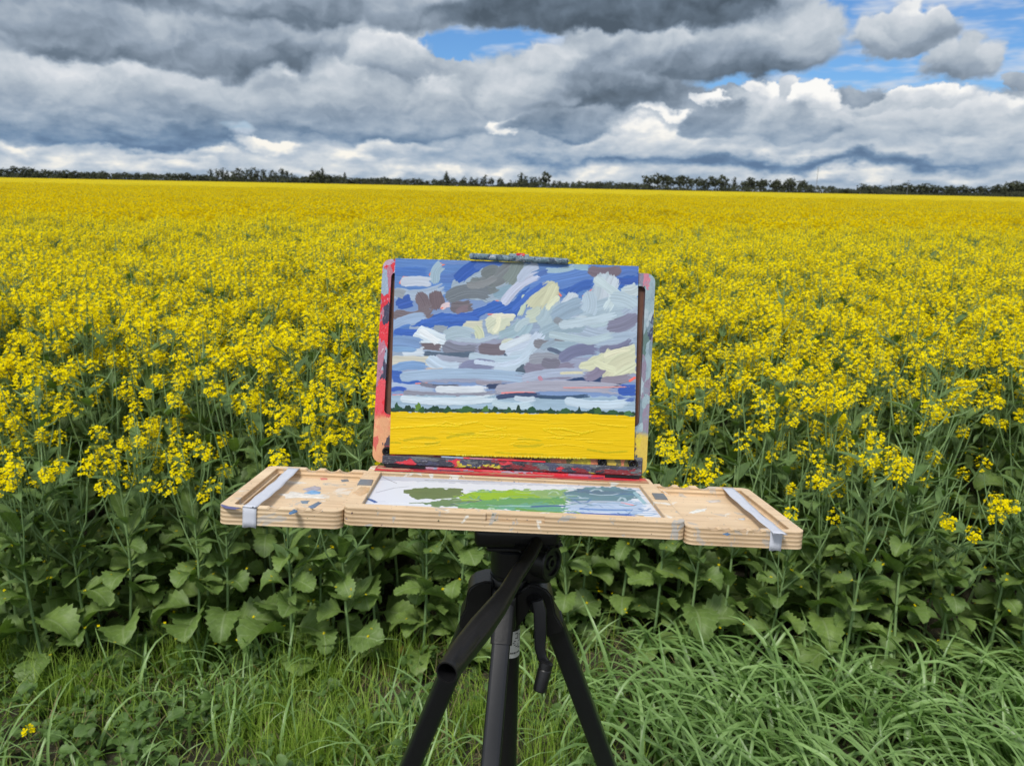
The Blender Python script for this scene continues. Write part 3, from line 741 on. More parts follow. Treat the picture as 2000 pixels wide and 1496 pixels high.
def rrect(x0, x1, y0, y1, r, n=6):
    o = []
    for (cx0, cy0, a0) in ((x1-r, y0+r, -90), (x1-r, y1-r, 0), (x0+r, y1-r, 90), (x0+r, y0+r, 180)):
        for i in range(n+1):
            a = R(a0+90*i/n); o.append((cx0+r*math.cos(a), cy0+r*math.sin(a)))
    return o
def prism(outl, z0, z1, name='p', inset=0.0):
    bm_ = bmesh.new(); lo_ = [bm_.verts.new((x, y, z0)) for x, y in outl]; hi_ = [bm_.verts.new((x, y, z1)) for x, y in outl]; n = len(outl)
    bm_.faces.new(list(reversed(lo_))); bm_.faces.new(hi_)
    for i in range(n): bm_.faces.new((lo_[i], lo_[(i+1) % n], hi_[(i+1) % n], hi_[i]))
    me = bpy.data.meshes.new(name); bm_.normal_update(); bm_.to_mesh(me); bm_.free(); return me
def cylm(p0, p1, r, n=24):
    mb = MB(); tube(mb, [p0, p1], [r, r], n, cap=True); me = mb.mesh('c', False)
    b = bmesh.new(); b.from_mesh(me); bmesh.ops.recalc_face_normals(b, faces=b.faces); b.to_mesh(me); b.free(); return me
def carve(me, cutters, name):
    base = bpy.data.objects.new('tmp', me); C.objects.link(base); tmp = [base]
    for cme in cutters:
        o = bpy.data.objects.new('tmpc', cme); C.objects.link(o); tmp.append(o)
        md = base.modifiers.new('b', 'BOOLEAN'); md.operation = 'DIFFERENCE'; md.solver = 'EXACT'; md.object = o
    dg = bpy.context.evaluated_depsgraph_get(); res = bpy.data.meshes.new_from_object(base.evaluated_get(dg)); res.name = name
    for o in tmp: bpy.data.objects.remove(o)
    return res
def box(x0, x1, y0, y1, z0, z1, bev=0.0, name='box'):
    bm_ = bmesh.new(); bmesh.ops.create_cube(bm_, size=1, matrix=Matrix.Translation(((x0+x1)/2, (y0+y1)/2, (z0+z1)/2)) @ Matrix.Diagonal((x1-x0, y1-y0, z1-z0, 1)))
    if bev: bmesh.ops.bevel(bm_, geom=bm_.edges[:], offset=bev, segments=3, affect='EDGES', profile=.5)
    me = bpy.data.meshes.new(name); bm_.to_mesh(me); bm_.free(); return me
def autosmooth(o, ang=40):
    me = o.data; me.polygons.foreach_set('use_smooth', [True]*len(me.polygons))
    bm_ = bmesh.new(); bm_.from_mesh(me)
    for e in bm_.edges: e.smooth = not (len(e.link_faces) == 2 and e.calc_face_angle(0) > R(ang))
    bm_.to_mesh(me); bm_.free(); return o

def woodmat(name, stain=0.5, dark=1.0, stripe=True):
    mt, t, p = mat(name)
    tc = t.new('ShaderNodeTexCoord').outputs['Object']; s = t.new('ShaderNodeSeparateXYZ', {0: tc})
    g = t.noise(t.vmath('MULTIPLY', tc, (14, 190, 60)), 1, 6, .6, .4)
    g2 = t.noise(t.vmath('MULTIPLY', tc, (3, 26, 10)), 1, 4, .6, 1.2)
    c = t.ramp(g, [(.25, (.50*dark, .35*dark, .21*dark, 1)), (.5, (.66*dark, .49*dark, .315*dark, 1)), (.75, (.74*dark, .57*dark, .39*dark, 1))])
    c = t.mix(t.maprange(g2, .35, .7), c, (.72*dark, .56*dark, .37*dark, 1))
    h = g
    if stripe:      # plywood edge: layers with end grain between
        zz = t.math('FRACT', t.math('MULTIPLY', t.math('ADD', s.outputs[2], -.0013), 1/.0036))
        band = t.maprange(t.math('ABSOLUTE', t.math('SUBTRACT', zz, .5)), .18, .30)
        c = t.mix(t.math('MULTIPLY', band, .58), c, t.mix(t.noise(t.vmath('MULTIPLY', tc, (700, 500, 300)), 1, 3), (.20, .125, .062, 1), (.36, .24, .13, 1)))
        h = t.math('SUBTRACT', g, t.math('MULTIPLY', band, 1.2))
    # dried paint stains, thin grey-blue and white, with a few specks
    n = t.noise(tc, 38, 5, .62, .8); m1 = t.maprange(n, .66-.05*stain, .69-.05*stain)
    n2 = t.noise(t.vmath('ADD', tc, (3.1, 1.7, .4)), 26, 5, .6, 1.0); m2 = t.maprange(n2, .67-.05*stain, .70-.05*stain)
    n3 = t.noise(tc, 320, 2, .5); m3 = t.maprange(n3, .72-.02*stain, .74-.02*stain)
    c = t.mix(t.math('MULTIPLY', m1, .55*stain), c, (.33, .38, .42, 1))
    c = t.mix(t.math('MULTIPLY', m2, .7*stain), c, (.72, .72, .68, 1))
    c = t.mix(t.math('MULTIPLY', m3, .8*stain), c, t.ramp(n, [(.0, (.05, .07, .16, 1)), (.5, (.12, .05, .04, 1)), (.55, (.05, .12, .06, 1))], 'CONSTANT'))
    grime = t.noise(tc, 12, 4, .6)
    c = t.mix(1, c, t.ramp(grime, [(.3, (.86, .83, .80, 1)), (.65, (1.04, 1.03, 1.02, 1))]), 'MULTIPLY')
    t.put(p.inputs['Base Color'], c); p.inputs['Roughness'].default_value = .55; p.inputs['Specular IOR Level'].default_value = .35
    bv = t.new('ShaderNodeBevel', {'Radius': .0007}, samples=3)
    b = t.new('ShaderNodeBump', {'Strength': .5, 'Distance': .0006, 'Height': h, 'Normal': bv.outputs[0]}); t.put(p.inputs['Normal'], b.outputs[0])
    return mt
def splatter(name, stops, scale=70, stretch=(1, .35, 1), rough=.42, seed=0.0, speck=.5):
    mt, t, p = mat(name)
    tc = t.new('ShaderNodeTexCoord').outputs['Object']
    v = t.vmath('ADD', t.vmath('MULTIPLY', tc, stretch), (seed, seed*.7, seed*.3))
    wv2 = t.vmath('SUBTRACT', t.noise(v, scale*.8, 4, .6, out='Color'), (.5, .5, .5))
    v2 = t.vmath('ADD', v, t.vmath('SCALE', wv2, scale=.02))
    vo = t.new('ShaderNodeTexVoronoi', {'Vector': v2, 'Scale': scale}, feature='F1').outputs['Color']
    f = t.new('ShaderNodeSeparateXYZ', {0: vo}).outputs[0]
    c = t.ramp(f, [(a, lin(k)) for a, k in stops], 'CONSTANT')
    n = t.noise(v2, scale*5, 5, .65)
    c = t.mix(t.maprange(n, .60, .66, 0, speck), c, lin((40, 45, 60)))
    c = t.mix(t.maprange(t.noise(v2, scale*3.3, 4, .6), .62, .68, 0, speck), c, lin((205, 205, 215)))
    t.put(p.inputs['Base Color'], c); p.inputs['Roughness'].default_value = rough
    b = t.new('ShaderNodeBump', {'Strength': .7, 'Distance': .0012, 'Height': t.math('ADD', n, f)}); t.put(p.inputs['Normal'], b.outputs[0])
    return mt, t, p
M['wood'] = woodmat('plywood', 1.15)
M['woodside'] = woodmat('plywood of the side trays', .85)
RED = [(0, (200, 32, 54)), (.24, (180, 26, 50)), (.38, (210, 72, 84)), (.46, (176, 150, 172)), (.58, (208, 40, 56)), (.70, (54, 52, 80)), (.76, (168, 110, 132)), (.88, (140, 160, 182)), (.94, (220, 70, 64))]
BLU = [(0, (140, 162, 172)), (.2, (112, 132, 146)), (.35, (150, 172, 180)), (.5, (130, 120, 140)), (.62, (190, 120, 140)), (.70, (84, 110, 108)), (.82, (52, 60, 90)), (.88, (160, 176, 186))]
DRK = [(0, (48, 52, 66)), (.25, (120, 30, 40)), (.4, (60, 66, 92)), (.55, (196, 44, 60)), (.66, (90, 96, 100)), (.78, (34, 36, 48)), (.90, (190, 178, 50))]
M['redrim'] = splatter('red crusted paint', RED, 100, (1, .4, 1))[0]
M['redbar'] = splatter('red crusted paint on the rail', RED, 120, (.35, 1, 1), seed=2.2)[0]
M['dark'] = splatter('dark crusted paint', DRK, 150, (.4, 1, 1), seed=1.1)[0]
M['clip'] = splatter('speckled paint crust', [(0, (96, 122, 134)), (.4, (130, 152, 164)), (.7, (60, 76, 98)), (.85, (176, 180, 190))], 260, (1, 1, 1), seed=4, speck=.95)[0]
# lid: red on the left rim, blue grey on the right, yellow at the lower right
def lidmat():
    mt, t, p = splatter('crusted paint on the lid', RED, 105, (1, .4, 1))
    tc = t.new('ShaderNodeTexCoord').outputs['Object']; s = t.new('ShaderNodeSeparateXYZ', {0: tc})
    old = p.inputs['Base Color'].links[0].from_socket
    v = t.vmath('MULTIPLY', tc, (1, .4, 1)); wv2 = t.vmath('SUBTRACT', t.noise(v, 60, 4, .6, out='Color'), (.5, .5, .5))
    vo = t.new('ShaderNodeTexVoronoi', {'Vector': t.vmath('ADD', v, t.vmath('SCALE', wv2, scale=.02)), 'Scale': 110.0}, feature='F1').outputs['Color']
    f = t.new('ShaderNodeSeparateXYZ', {0: vo}).outputs[0]
    blu = t.ramp(f, [(a, lin(k)) for a, k in BLU], 'CONSTANT')
    yel = t.ramp(f, [(0, lin((196, 170, 70))), (.35, lin((120, 110, 60))), (.5, lin((200, 180, 50))), (.7, lin((196, 120, 90))), (.85, lin((70, 76, 80)))], 'CONSTANT')
    tan = t.ramp(f, [(0, lin((205, 150, 110))), (.4, lin((190, 90, 80))), (.6, lin((214, 170, 120))), (.8, lin((70, 60, 70)))], 'CONSTANT')
    wob = t.math('MULTIPLY', t.math('SUBTRACT', t.noise(tc, 50, 3), .5), .06)
    lowm = t.maprange(t.math('ADD', s.outputs[1], wob), .055, .035)
    right = t.math('GREATER_THAN', s.outputs[0], 0.0)
    c = t.mix(right, t.mix(lowm, old, tan), t.mix(lowm, t.mix(t.maprange(t.noise(v, 240, 4, .6), .52, .60, 0, .5), blu, lin((120, 140, 155))), yel))
    side = t.math('LESS_THAN', s.outputs[2], -.0012)
    c = t.mix(t.math('MULTIPLY', side, .55), c, (.20, .075, .04, 1))
    t.put(p.inputs['Base Color'], c); return mt
M['lid'] = lidmat()
M['black'] = simple('matt black plastic', (.006, .006, .007), .42, spec=.4, nscale=300, namp=.1, bump=.15)
M['blackmetal'] = simple('black anodised metal', (.007, .0075, .010), .33, spec=.5, nscale=150, namp=.08, bump=.04)
M['hole'] = simple('black inner tube', (.006, .006, .007), .7)
M['steel'] = simple('grey steel', (.22, .24, .27), .4, .5)
M['brown'] = simple('brown stained wood recess', (.13, .052, .03), .6, nscale=60, namp=.2)
def tapemat():
    mt, t, p = mat('translucent masking tape')
    tc = t.new('ShaderNodeTexCoord').outputs['Object']; n = t.noise(tc, 90, 4, .6)
    t.put(p.inputs['Base Color'], t.mix(n, (.50, .53, .62, 1), (.66, .68, .74, 1))); p.inputs['Roughness'].default_value = .5; p.inputs['Alpha'].default_value = .88
    b = t.new('ShaderNodeBump', {'Strength': .4, 'Distance': .0008, 'Height': n}); t.put(p.inputs['Normal'], b.outputs[0]); return mt
M['tape'] = tapemat()
def paintmat(name='oil and acrylic paint', rough=.38, gain=1.0):
    mt, t, p = mat(name)
    a = attr(t, 'paint'); t.put(p.inputs['Base Color'], t.vmath('SCALE', a.outputs['Color'], scale=gain)); p.inputs['Roughness'].default_value = rough
    p.inputs['Specular IOR Level'].default_value = .22; return mt
M['paint'] = paintmat(rough=.5)
M['palettepaint'] = paintmat('fresh paint on the palette', .45, 1.22)

root = empty('pochade_box'); root.matrix_world = BOX
tag(root, 'open plywood pochade box crusted with paint, standing on the black tripod', 'easel')
h2 = W_/2
# main tray with the palette well and the finger notch
ix0 = (onplane(742, 923, BOX)[0]+onplane(709, 982, BOX)[0])/2; ix1 = (onplane(1252, 942, BOX)[0]+onplane(1295, 1012, BOX)[0])/2
iy0 = (onplane(709, 982, BOX)[1]+onplane(1295, 1012, BOX)[1])/2; iy1 = (onplane(742, 924, BOX)[1]+onplane(1252, 943, BOX)[1])/2
nx0, nx1 = onplane(949, 1002, BOX)[0], onplane(1064, 1006, BOX)[0]
me = carve(prism(rrect(-h2, h2, 0, D_, .008), -T_, 0), [prism(rrect(ix0, ix1, iy0, iy1, .0015), -.0042, .01), prism(rrect(nx0, nx1, -.01, .0022, .001), -.0062, .01),
    prism(rrect(ix1-.036, ix1-.024, .003, .0046, .0005), -.0015, .01)], 'tray')
tray = autosmooth(link('tray', me, root, [M['wood']]), 30)
# palette and its puddles of paint: one sheet of real relief
_ng = np.random.RandomState(3).rand(64, 256, 256).astype(np.float32)
def n2(a, b, seed=0):
    g = _ng[seed % 64]; a = a+1000.0; b = b+1000.0
    ai = np.floor(a).astype(int); bi = np.floor(b).astype(int); fa = a-ai; fb_ = b-bi; fa = fa*fa*(3-2*fa); fb_ = fb_*fb_*(3-2*fb_)
    ai &= 255; bi &= 255; a1 = (ai+1) & 255; b1 = (bi+1) & 255
    return (g[ai, bi]*(1-fa)+g[a1, bi]*fa)*(1-fb_)+(g[ai, b1]*(1-fa)+g[a1, b1]*fa)*fb_
def sst(x): x = np.clip(x, 0, 1); return x*x*(3-2*x)
class Canvas:
    def __init__(s, X, Y, base): s.X, s.Y = X, Y; s.c = np.zeros(X.shape+(3,))+np.array(base, float); s.h = np.zeros(X.shape)+.2; s.k = 0
    def win(s, x0, x1, y0, y1):
        mk = (s.X > x0) & (s.X < x1) & (s.Y > y0) & (s.Y < y1); ii = np.where(mk.any(1))[0]; jj = np.where(mk.any(0))[0]
        return None if len(ii) == 0 or len(jj) == 0 else (slice(ii[0], ii[-1]+1), slice(jj[0], jj[-1]+1))
    def put(s, wd, m, col, br, amp=.17, thick=1.0):
        q = np.array(col, float)*(1+(br[..., None]-.5)*amp)+(np.random.RandomState(s.k).rand(3)-.5)*5
        s.c[wd] = s.c[wd]*(1-m[..., None])+q*m[..., None]
        s.h[wd] = s.h[wd]*(1-m)+(s.h[wd]*.35+.25*thick+.55*br*thick)*m
    def stroke(s, pts, w, col, rag=.11, dry=.12, al=1.0, thick=1.0, amp=.17, flat=False):
        s.k += 1; P = np.array(pts, float); orange = col[0] > 225 and col[2] < 130 and col[1] < 150
        if orange: w = w*.62
        elif len(P) == 2 and not flat:
            d = P[1]-P[0]; k_ = (np.random.RandomState(s.k+50).rand()-.5)*.34; lm_ = .4*w/(np.hypot(*d)+1e-6); k_ = float(np.clip(k_, -lm_, lm_)); nrm = np.array([-d[1], d[0]])
            ts = np.linspace(0, 1, 7)[:, None]; P = P[0]+d*ts+nrm*k_*(4*ts*(1-ts)); w = w*1.16
        wd = s.win(P[:, 0].min()-w, P[:, 0].max()+w, P[:, 1].min()-w, P[:, 1].max()+w)
        if wd is None: return
        X, Y = s.X[wd], s.Y[wd]; best = np.full(X.shape, 1e9); S = np.zeros(X.shape); side = np.zeros(X.shape); acc = 0
        for a, b in zip(P[:-1], P[1:]):
            d = b-a; L = np.hypot(*d)+1e-6; u = d/L
            t0 = (X-a[0])*u[0]+(Y-a[1])*u[1]; v = -(X-a[0])*u[1]+(Y-a[1])*u[0]; tc_ = np.clip(t0, 0, L); dd = np.hypot(t0-tc_, v)
            k = dd < best; best = np.where(k, dd, best); S = np.where(k, acc+t0, S); side = np.where(k, v, side); acc += L
        ac = side/(w*.5)
        br = .5*n2(ac*5+9, S/(w*1.6), s.k)+.5*n2(ac*13, S/(w*3.5), s.k+7)
        lim = w*.5*(1+rag*2*(n2(S/(w*.35), ac*.5, s.k+3)-.5))
        endd = np.minimum(S, acc-S)
        m = sst((lim-best-(endd < 0)*(br-.35)*w*.2)/(w*.05+1.0))
        if dry: m = m*np.where(S > acc*(1-dry), sst((br-(.25+.35*(S-acc*(1-dry))/(acc*dry+1e-6)))/.12+.6), 1)
        s.put(wd, m*al, col, br, amp, thick)
    def poly(s, pts, col, ang=0.0, w=60, rag=8, al=1.0, thick=1.0, amp=.17):
        s.k += 1; P = np.array(pts, float); wd = s.win(P[:, 0].min()-20, P[:, 0].max()+20, P[:, 1].min()-20, P[:, 1].max()+20)
        if wd is None: return
        X, Y = s.X[wd], s.Y[wd]
        Xw = X+rag*2*(n2(X/25, Y/25, s.k)-.5); Yw = Y+rag*2*(n2(X/25, Y/25, s.k+5)-.5); ins = np.zeros(X.shape, bool)
        for (x1, y1), (x2, y2) in zip(P, np.roll(P, -1, 0)):
            ins ^= ((y1 > Yw) != (y2 > Yw)) & (Xw < (x2-x1)*(Yw-y1)/(y2-y1+1e-9)+x1)
        c_, s_ = math.cos(R(ang)), math.sin(R(ang)); U_ = X*c_+Y*s_; V_ = -X*s_+Y*c_
        br = .5*n2(V_/(w*.12), U_/(w*1.6), s.k)+.5*n2(V_/(w*.05), U_/(w*3), s.k+9)
        s.put(wd, ins.astype(float)*al, col, br, amp, thick)
def sheet(name, Mx, x0, x1, y0, y1, z, nx, ny, fn, parent, amp, mt):
    """a relief sheet of paint: fn paints a canvas given in photo coordinates of the panel"""
    xs = np.linspace(x0, x1, nx); ys = np.linspace(y1, y0, ny); Xl, Yl = np.meshgrid(xs, ys)
    Pl = np.stack([Xl, Yl, np.full_like(Xl, z), np.ones_like(Xl)], -1); Pw = (Pl @ np.array(Mx).T)[..., :3]
    px, py = projpx(Pw); cv = fn(px, py)
    Zl = z+np.clip(cv.h, 0, 2.5)*amp
    V = np.stack([Xl, Yl, Zl], -1).reshape(-1, 3); i = np.arange(nx-1)[None, :]; j = np.arange(ny-1)[:, None]; a = (j*nx+i).ravel()
    col = np.clip(cv.c, 0, 255)/255.0; col = np.where(col <= .04045, col/12.92, ((col+.055)/1.055)**2.4)*COLK
    me = fastmesh(name, V, np.stack([a, a+nx, a+nx+1, a+1], -1), {'paint': np.concatenate([col.reshape(-1, 3), np.ones((nx*ny, 1))], -1)})
    return link(name, me, parent, [mt])
COLK = .80
def palette_fn(px, py):
    X, Y = (px-660)*3.2, (py-900)*9.6      # stretched so that strokes are not foreshortened
    q = lambda L: [((a-660)*3.2, (b-900)*9.6) for a, b in L]
    c = Canvas(X, Y, (206, 211, 222))
    st = lambda L, w, col, **k: c.stroke(q(L), w, col, **k)
    pl = lambda L, col, **k: c.poly(q(L), col, **k)
    pl([(742, 924), (1254, 942), (1262, 956), (740, 938)], (176, 180, 200), ang=2, rag=14, al=.8, thick=.4)  # shadow along the back edge, painted in as a grey lavender band
    for i in range(26):
        a, b = rnd.uniform(715, 1290), rnd.uniform(930, 1005); st([(a, b), (a+rnd.uniform(-60, 60), b+rnd.uniform(-5, 5))], rnd.uniform(6, 22), rnd.choice([(190, 196, 210), (222, 225, 232), (180, 190, 200), (200, 205, 216)]), thick=.3, al=.7)
    st([(735, 962), (770, 953), (800, 950)], 12, (150, 155, 170), al=.7); st([(748, 932), (775, 944)], 4, (60, 50, 60), dry=0); st([(830, 938), (980, 941)], 7, (120, 124, 128))
    st([(720, 975), (735, 982)], 26, (60, 92, 150)); st([(1020, 930), (1040, 942), (1010, 952)], 4, (235, 235, 235), dry=0)
    pl([(786, 957), (830, 953), (900, 955), (906, 962), (895, 970), (850, 976), (806, 974), (797, 966)], (92, 112, 78), ang=3, rag=22)
    pl([(820, 982), (900, 972), (960, 975), (930, 988), (850, 990)], (96, 122, 92), ang=-4, rag=24)
    pl([(1000, 957), (1100, 955), (1130, 972), (1060, 990), (960, 985)], (130, 165, 110), ang=4, rag=26)
    pl([(890, 970), (935, 958), (1000, 957), (1034, 962), (1052, 972), (980, 977), (905, 977)], (132, 172, 52), ang=2, rag=22, thick=1.6)
    pl([(885, 984), (990, 974), (1090, 972), (1115, 984), (1030, 996), (900, 992)], (86, 146, 96), ang=3, rag=26, thick=1.3)
    pl([(960, 990), (1060, 982), (1110, 992), (1100, 1003), (990, 997)], (92, 150, 128), ang=3, rag=26)
    st([(880, 986), (940, 978), (935, 974)], 12, (70, 90, 120)); st([(975, 988), (1050, 990)], 14, (150, 190, 190)); st([(1040, 990), (1110, 989)], 26, (60, 96, 140)); st([(1010, 994), (1100, 1002)], 30, (92, 142, 74))
    pl([(1095, 966), (1130, 954), (1190, 950), (1238, 956), (1250, 968), (1215, 984), (1130, 986)], (92, 126, 144), ang=5, rag=26, thick=1.4)
    st([(1130, 958), (1230, 962)], 60, (84, 116, 136)); st([(1120, 982), (1240, 984)], 50, (150, 168, 190)); pl([(1105, 986), (1250, 978), (1262, 996), (1240, 1006), (1105, 998)], (164, 184, 212), ang=3, rag=24)
    st([(1115, 1001), (1240, 1006)], 46, (66, 98, 172)); st([(1135, 994), (1235, 996)], 26, (96, 130, 190)); st([(1214, 982), (1242, 988)], 24, (232, 136, 128)); st([(1240, 962), (1262, 985)], 26, (140, 176, 190)); st([(1243, 1006), (1258, 1009)], 20, (200, 170, 120))
    st([(772, 926), (790, 930), (804, 927)], 34, (226, 40, 52), thick=2); st([(806, 926), (820, 927)], 24, (140, 142, 62), thick=1.6); st([(742, 926), (752, 929)], 26, (44, 64, 124)); st([(1042, 941), (1075, 944), (1108, 945)], 34, (228, 208, 184), thick=2); st([(1115, 945), (1160, 947)], 24, (134, 188, 192), thick=1.5); st([(1162, 947), (1178, 949)], 30, (232, 226, 212), thick=1.5)
    for i in range(90):
        a, b = rnd.uniform(800, 1250), rnd.uniform(956, 1006)
        cc = [(92, 112, 78), (104, 124, 86), (150, 165, 140)] if a < 900 else [(92, 150, 100), (120, 165, 80), (90, 140, 140), (120, 160, 130), (170, 195, 175)] if a < 1090 else [(100, 135, 155), (130, 160, 190), (76, 110, 160), (170, 190, 205)]
        q1 = rnd.uniform(-6, 6); l1 = rnd.uniform(12, 60); st([(a, b), (a+l1*.35, b+q1), (a+l1*.75, b+q1*.8), (a+l1, b-q1*.3)], rnd.uniform(5, 20), rnd.choice(cc), al=.8, thick=1.4)
    return c
pal = sheet('palette', BOX, ix0+.0004, ix1-.0004, iy0+.0004, iy1-.0004, -.0040, 520, 200, palette_fn, root, .00035, M['palettepaint'])
tag(pal, 'white palette sheet smeared with olive, green, teal and blue paint')
def rail_fn(base, items):
    def fn(px, py):
        X, Y = (px-660)*3.2, (py-900)*9.6; c = Canvas(X, Y, base)
        for (L, w, col) in items: c.stroke([((a-660)*3.2, (b-900)*9.6) for a, b in L], w, col, thick=1.3, rag=.3)
        return c
    return fn
# strip of red paint along the back rail behind the palette
sheet('painted_back_rail', BOX, -h2+.006, h2-.004, iy1+.0028, D_-.0006, .0003, 460, 40, rail_fn((188, 140, 108), [
    ([(740, 918), (1262, 938)], 44, (206, 62, 74)), ([(735, 913), (1000, 921)], 40, (160, 60, 72)), ([(800, 922), (960, 926)], 30, (214, 36, 56)), ([(960, 921), (1180, 931)], 40, (216, 40, 60)), ([(1090, 929), (1255, 937)], 56, (220, 52, 66)),
    ([(740, 914), (800, 917)], 24, (196, 160, 130)), ([(860, 919), (900, 921)], 18, (70, 70, 100)), ([(1020, 927), (1080, 930)], 14, (196, 150, 140)), ([(1150, 933), (1180, 933)], 16, (60, 70, 110)), ([(775, 921), (802, 923)], 26, (226, 40, 52)), ([(804, 922), (818, 923)], 20, (140, 142, 62)), ([(1045, 935), (1100, 938)], 22, (228, 208, 184)), ([(900, 925), (1260, 941)], 8, (110, 80, 80)), ([(740, 921), (900, 925)], 10, (150, 120, 100))]), root, .0004, M['paint'])
# daubs of paint on the wood
def daub(name, L, Mx, z, col, parent, thick=.0007, rag=.18, skirt=0.0):
    pp = [Vector((*onplane(a, b, Mx, z), z)) for a, b in L]; mb = MB(); n = len(pp); c = sum(pp, Vector())/n; o = []
    for i in range(n):
        for k in range(4):
            p = pp[i].lerp(pp[(i+1) % n], k/4); o.append(c+(p-c)*(1+rag*rnd.uniform(-1, 1)))
    m_ = len(o); vs = [p-Vector((0, 0, skirt)) for p in o]+[c+(p-c)*.86+Vector((0, 0, thick)) for p in o]+[c+Vector((0, 0, thick*1.1))]
    fs = [(i, (i+1) % m_, m_+(i+1) % m_, m_+i) for i in range(m_)]+[(m_+i, m_+(i+1) % m_, 2*m_) for i in range(m_)]
    mb.add(vs, fs); o_ = link(name, mb.mesh(name), parent, [simple('daub', lin(col)[:3], .4, nscale=200, namp=.15, bump=.4)]); return o_
def plate(L, z, name='magnet_plate'):
    pp = [onplane(a, b, BOX, z) for a, b in L]; o = link(name, prism(pp, z-.001, z+.0008), root, [M['steel']]); return o
plate([(698, 947), (725, 948), (729, 938), (704, 937)], .0002); plate([(1280, 975), (1304, 976), (1296, 965), (1273, 964)], .0002)
daub('paint_daub', [(690, 962), (706, 950), (722, 952), (716, 964), (700, 968)], BOX, .0001, (205, 170, 130), root)

# side trays with comb notches and tape
def side_tray(sgn, backs, fronts):
    x0, x1 = (h2+.0006, h2+WS) if sgn > 0 else (-h2-WS, -h2-.0006)
    zt = -S_
    cut = []
    a0, a1 = (x0+.004, x1-.0105) if sgn > 0 else (x0+.0105, x1-.004)
    cut.append(prism(rrect(a0, a1, .0075, DS-.0085, .004), zt-.0045, .02))
    cut.append(prism(rrect(a0+.003, a1-.003, .0105, DS-.0115, .004), zt-.0078, .02))
    for px, py in backs: x = onplane(px, py, BOX, zt)[0]; cut.append(cylm((x, DS-.02, zt+.0062), (x, DS+.02, zt+.0062), .0092))
    for px, py in fronts: x = onplane(px, py, BOX, zt)[0]; cut.append(cylm((x, -.02, zt+.0048), (x, .012, zt+.0048), .0070))
    me = carve(prism(rrect(x0, x1, 0, DS, .008), zt-T_, zt), cut, 'side_tray')
    o = autosmooth(link('side_tray', me, root, [M['woodside']]), 30); return o, zt
stl, zt = side_tray(-1, [(610, 916), (647, 918), (675, 919)], [(529, 997), (583, 999), (614, 1000)])
tag(stl, 'left side tray stained with blue and white paint')
strr, zt = side_tray(1, [(1303, 948), (1336, 949), (1372, 950)], [(1400, 1037), (1427, 1039), (1460, 1041), (1488, 1042)])
tag(strr, 'right side tray with cleaner wood and a blue drop on its front edge')
def tape(b0, b1, f0, f1, parent):
    z = zt+.0004; P4 = [Vector((*onplane(*q, BOX, z), z)) for q in (b0, b1, f1, f0)]
    mb = MB(); n = 24; vs = []
    for i in range(n+1):
        t = i/n; l_ = P4[0].lerp(P4[3], t); r_ = P4[1].lerp(P4[2], t)
        for k in range(5):
            p = l_.lerp(r_, k/4); sag = -.0011*math.sin(math.pi*t)*(1+.5*math.sin(7*t+k)) if .06 < t < .94 else 0
            vs.append(p+Vector((.0004*math.sin(t*23+k*k), 0, sag)))
    lz = [(-.0004, 0), (-.0009, -.001), (-.0010, -.006), (-.0009, -.012), (-.0012, -T_-.0018)]
    for (yy, zz) in lz:
        for k in range(5):
            p = P4[3].lerp(P4[2], k/4); vs.append(Vector((p.x, yy, z+zz-.0005*(zz < -.014)*math.sin(k*2))))
    N_ = n+1+len(lz); fs = [(i*5+k, i*5+k+1, i*5+k+6, i*5+k+5) for i in range(N_-1) for k in range(4)]
    mb.add(vs, fs); o = link('tape_strip', mb.mesh('tape_strip'), parent, [M['tape']])
    sd_ = o.modifiers.new('s', 'SOLIDIFY'); sd_.thickness = .00025; return o
tape((563, 914), (586, 915), (474, 990), (500, 992), stl); tape((1409, 952), (1432, 953), (1513, 1043), (1538, 1045), strr)
zf = zt-.0077
for L, col in (([(595, 962), (612, 957), (626, 960), (620, 967), (602, 968)], (110, 160, 205)), ([(548, 965), (570, 960), (600, 964), (640, 966), (628, 973), (585, 972), (560, 973)], (222, 216, 206)), ([(590, 955), (615, 949), (630, 952), (622, 958), (600, 960)], (165, 160, 170)),
    ([(600, 990), (622, 980), (630, 981), (612, 993)], (92, 112, 140)), ([(586, 978), (604, 978), (600, 983), (590, 983)], (110, 130, 150)), ([(625, 932), (640, 933), (640, 937), (626, 937)], (205, 120, 110)), ([(665, 937), (680, 936), (682, 940), (668, 941)], (110, 120, 130)), ([(593, 926), (599, 921), (602, 926), (597, 929)], (60, 20, 20))):
    daub('paint_daub', L, BOX, zf if L[0][1] < 988 and L[0][1] > 925 else zt+.0002, col, stl, .0004)
daub('paint_daub', [(563, 1003), (575, 994), (583, 999), (568, 1005)], BOX, zt+.0002, (70, 110, 150), stl)
daub('paint_daub', [(432, 985), (446, 989), (470, 992), (460, 995), (436, 992)], BOX, zt+.0002, (84, 84, 130), stl, .0004)
for L, col, z_ in (([(1346, 1001), (1360, 995), (1374, 994), (1380, 993), (1376, 998), (1354, 1003)], (226, 224, 216), zf), ([(1411, 1043), (1420, 1040), (1427, 1043), (1420, 1046)], (60, 100, 140), zt+.0002), ([(1380, 978), (1405, 976), (1408, 980), (1386, 982)], (200, 190, 180), zf),
    ([(1440, 1014), (1456, 1012), (1454, 1016)], (190, 195, 200), zf), ([(1286, 952), (1298, 962), (1304, 965), (1292, 957)], (220, 215, 210), zt+.0002)):
    daub('paint_daub', L, BOX, z_, col, strr, .0004)
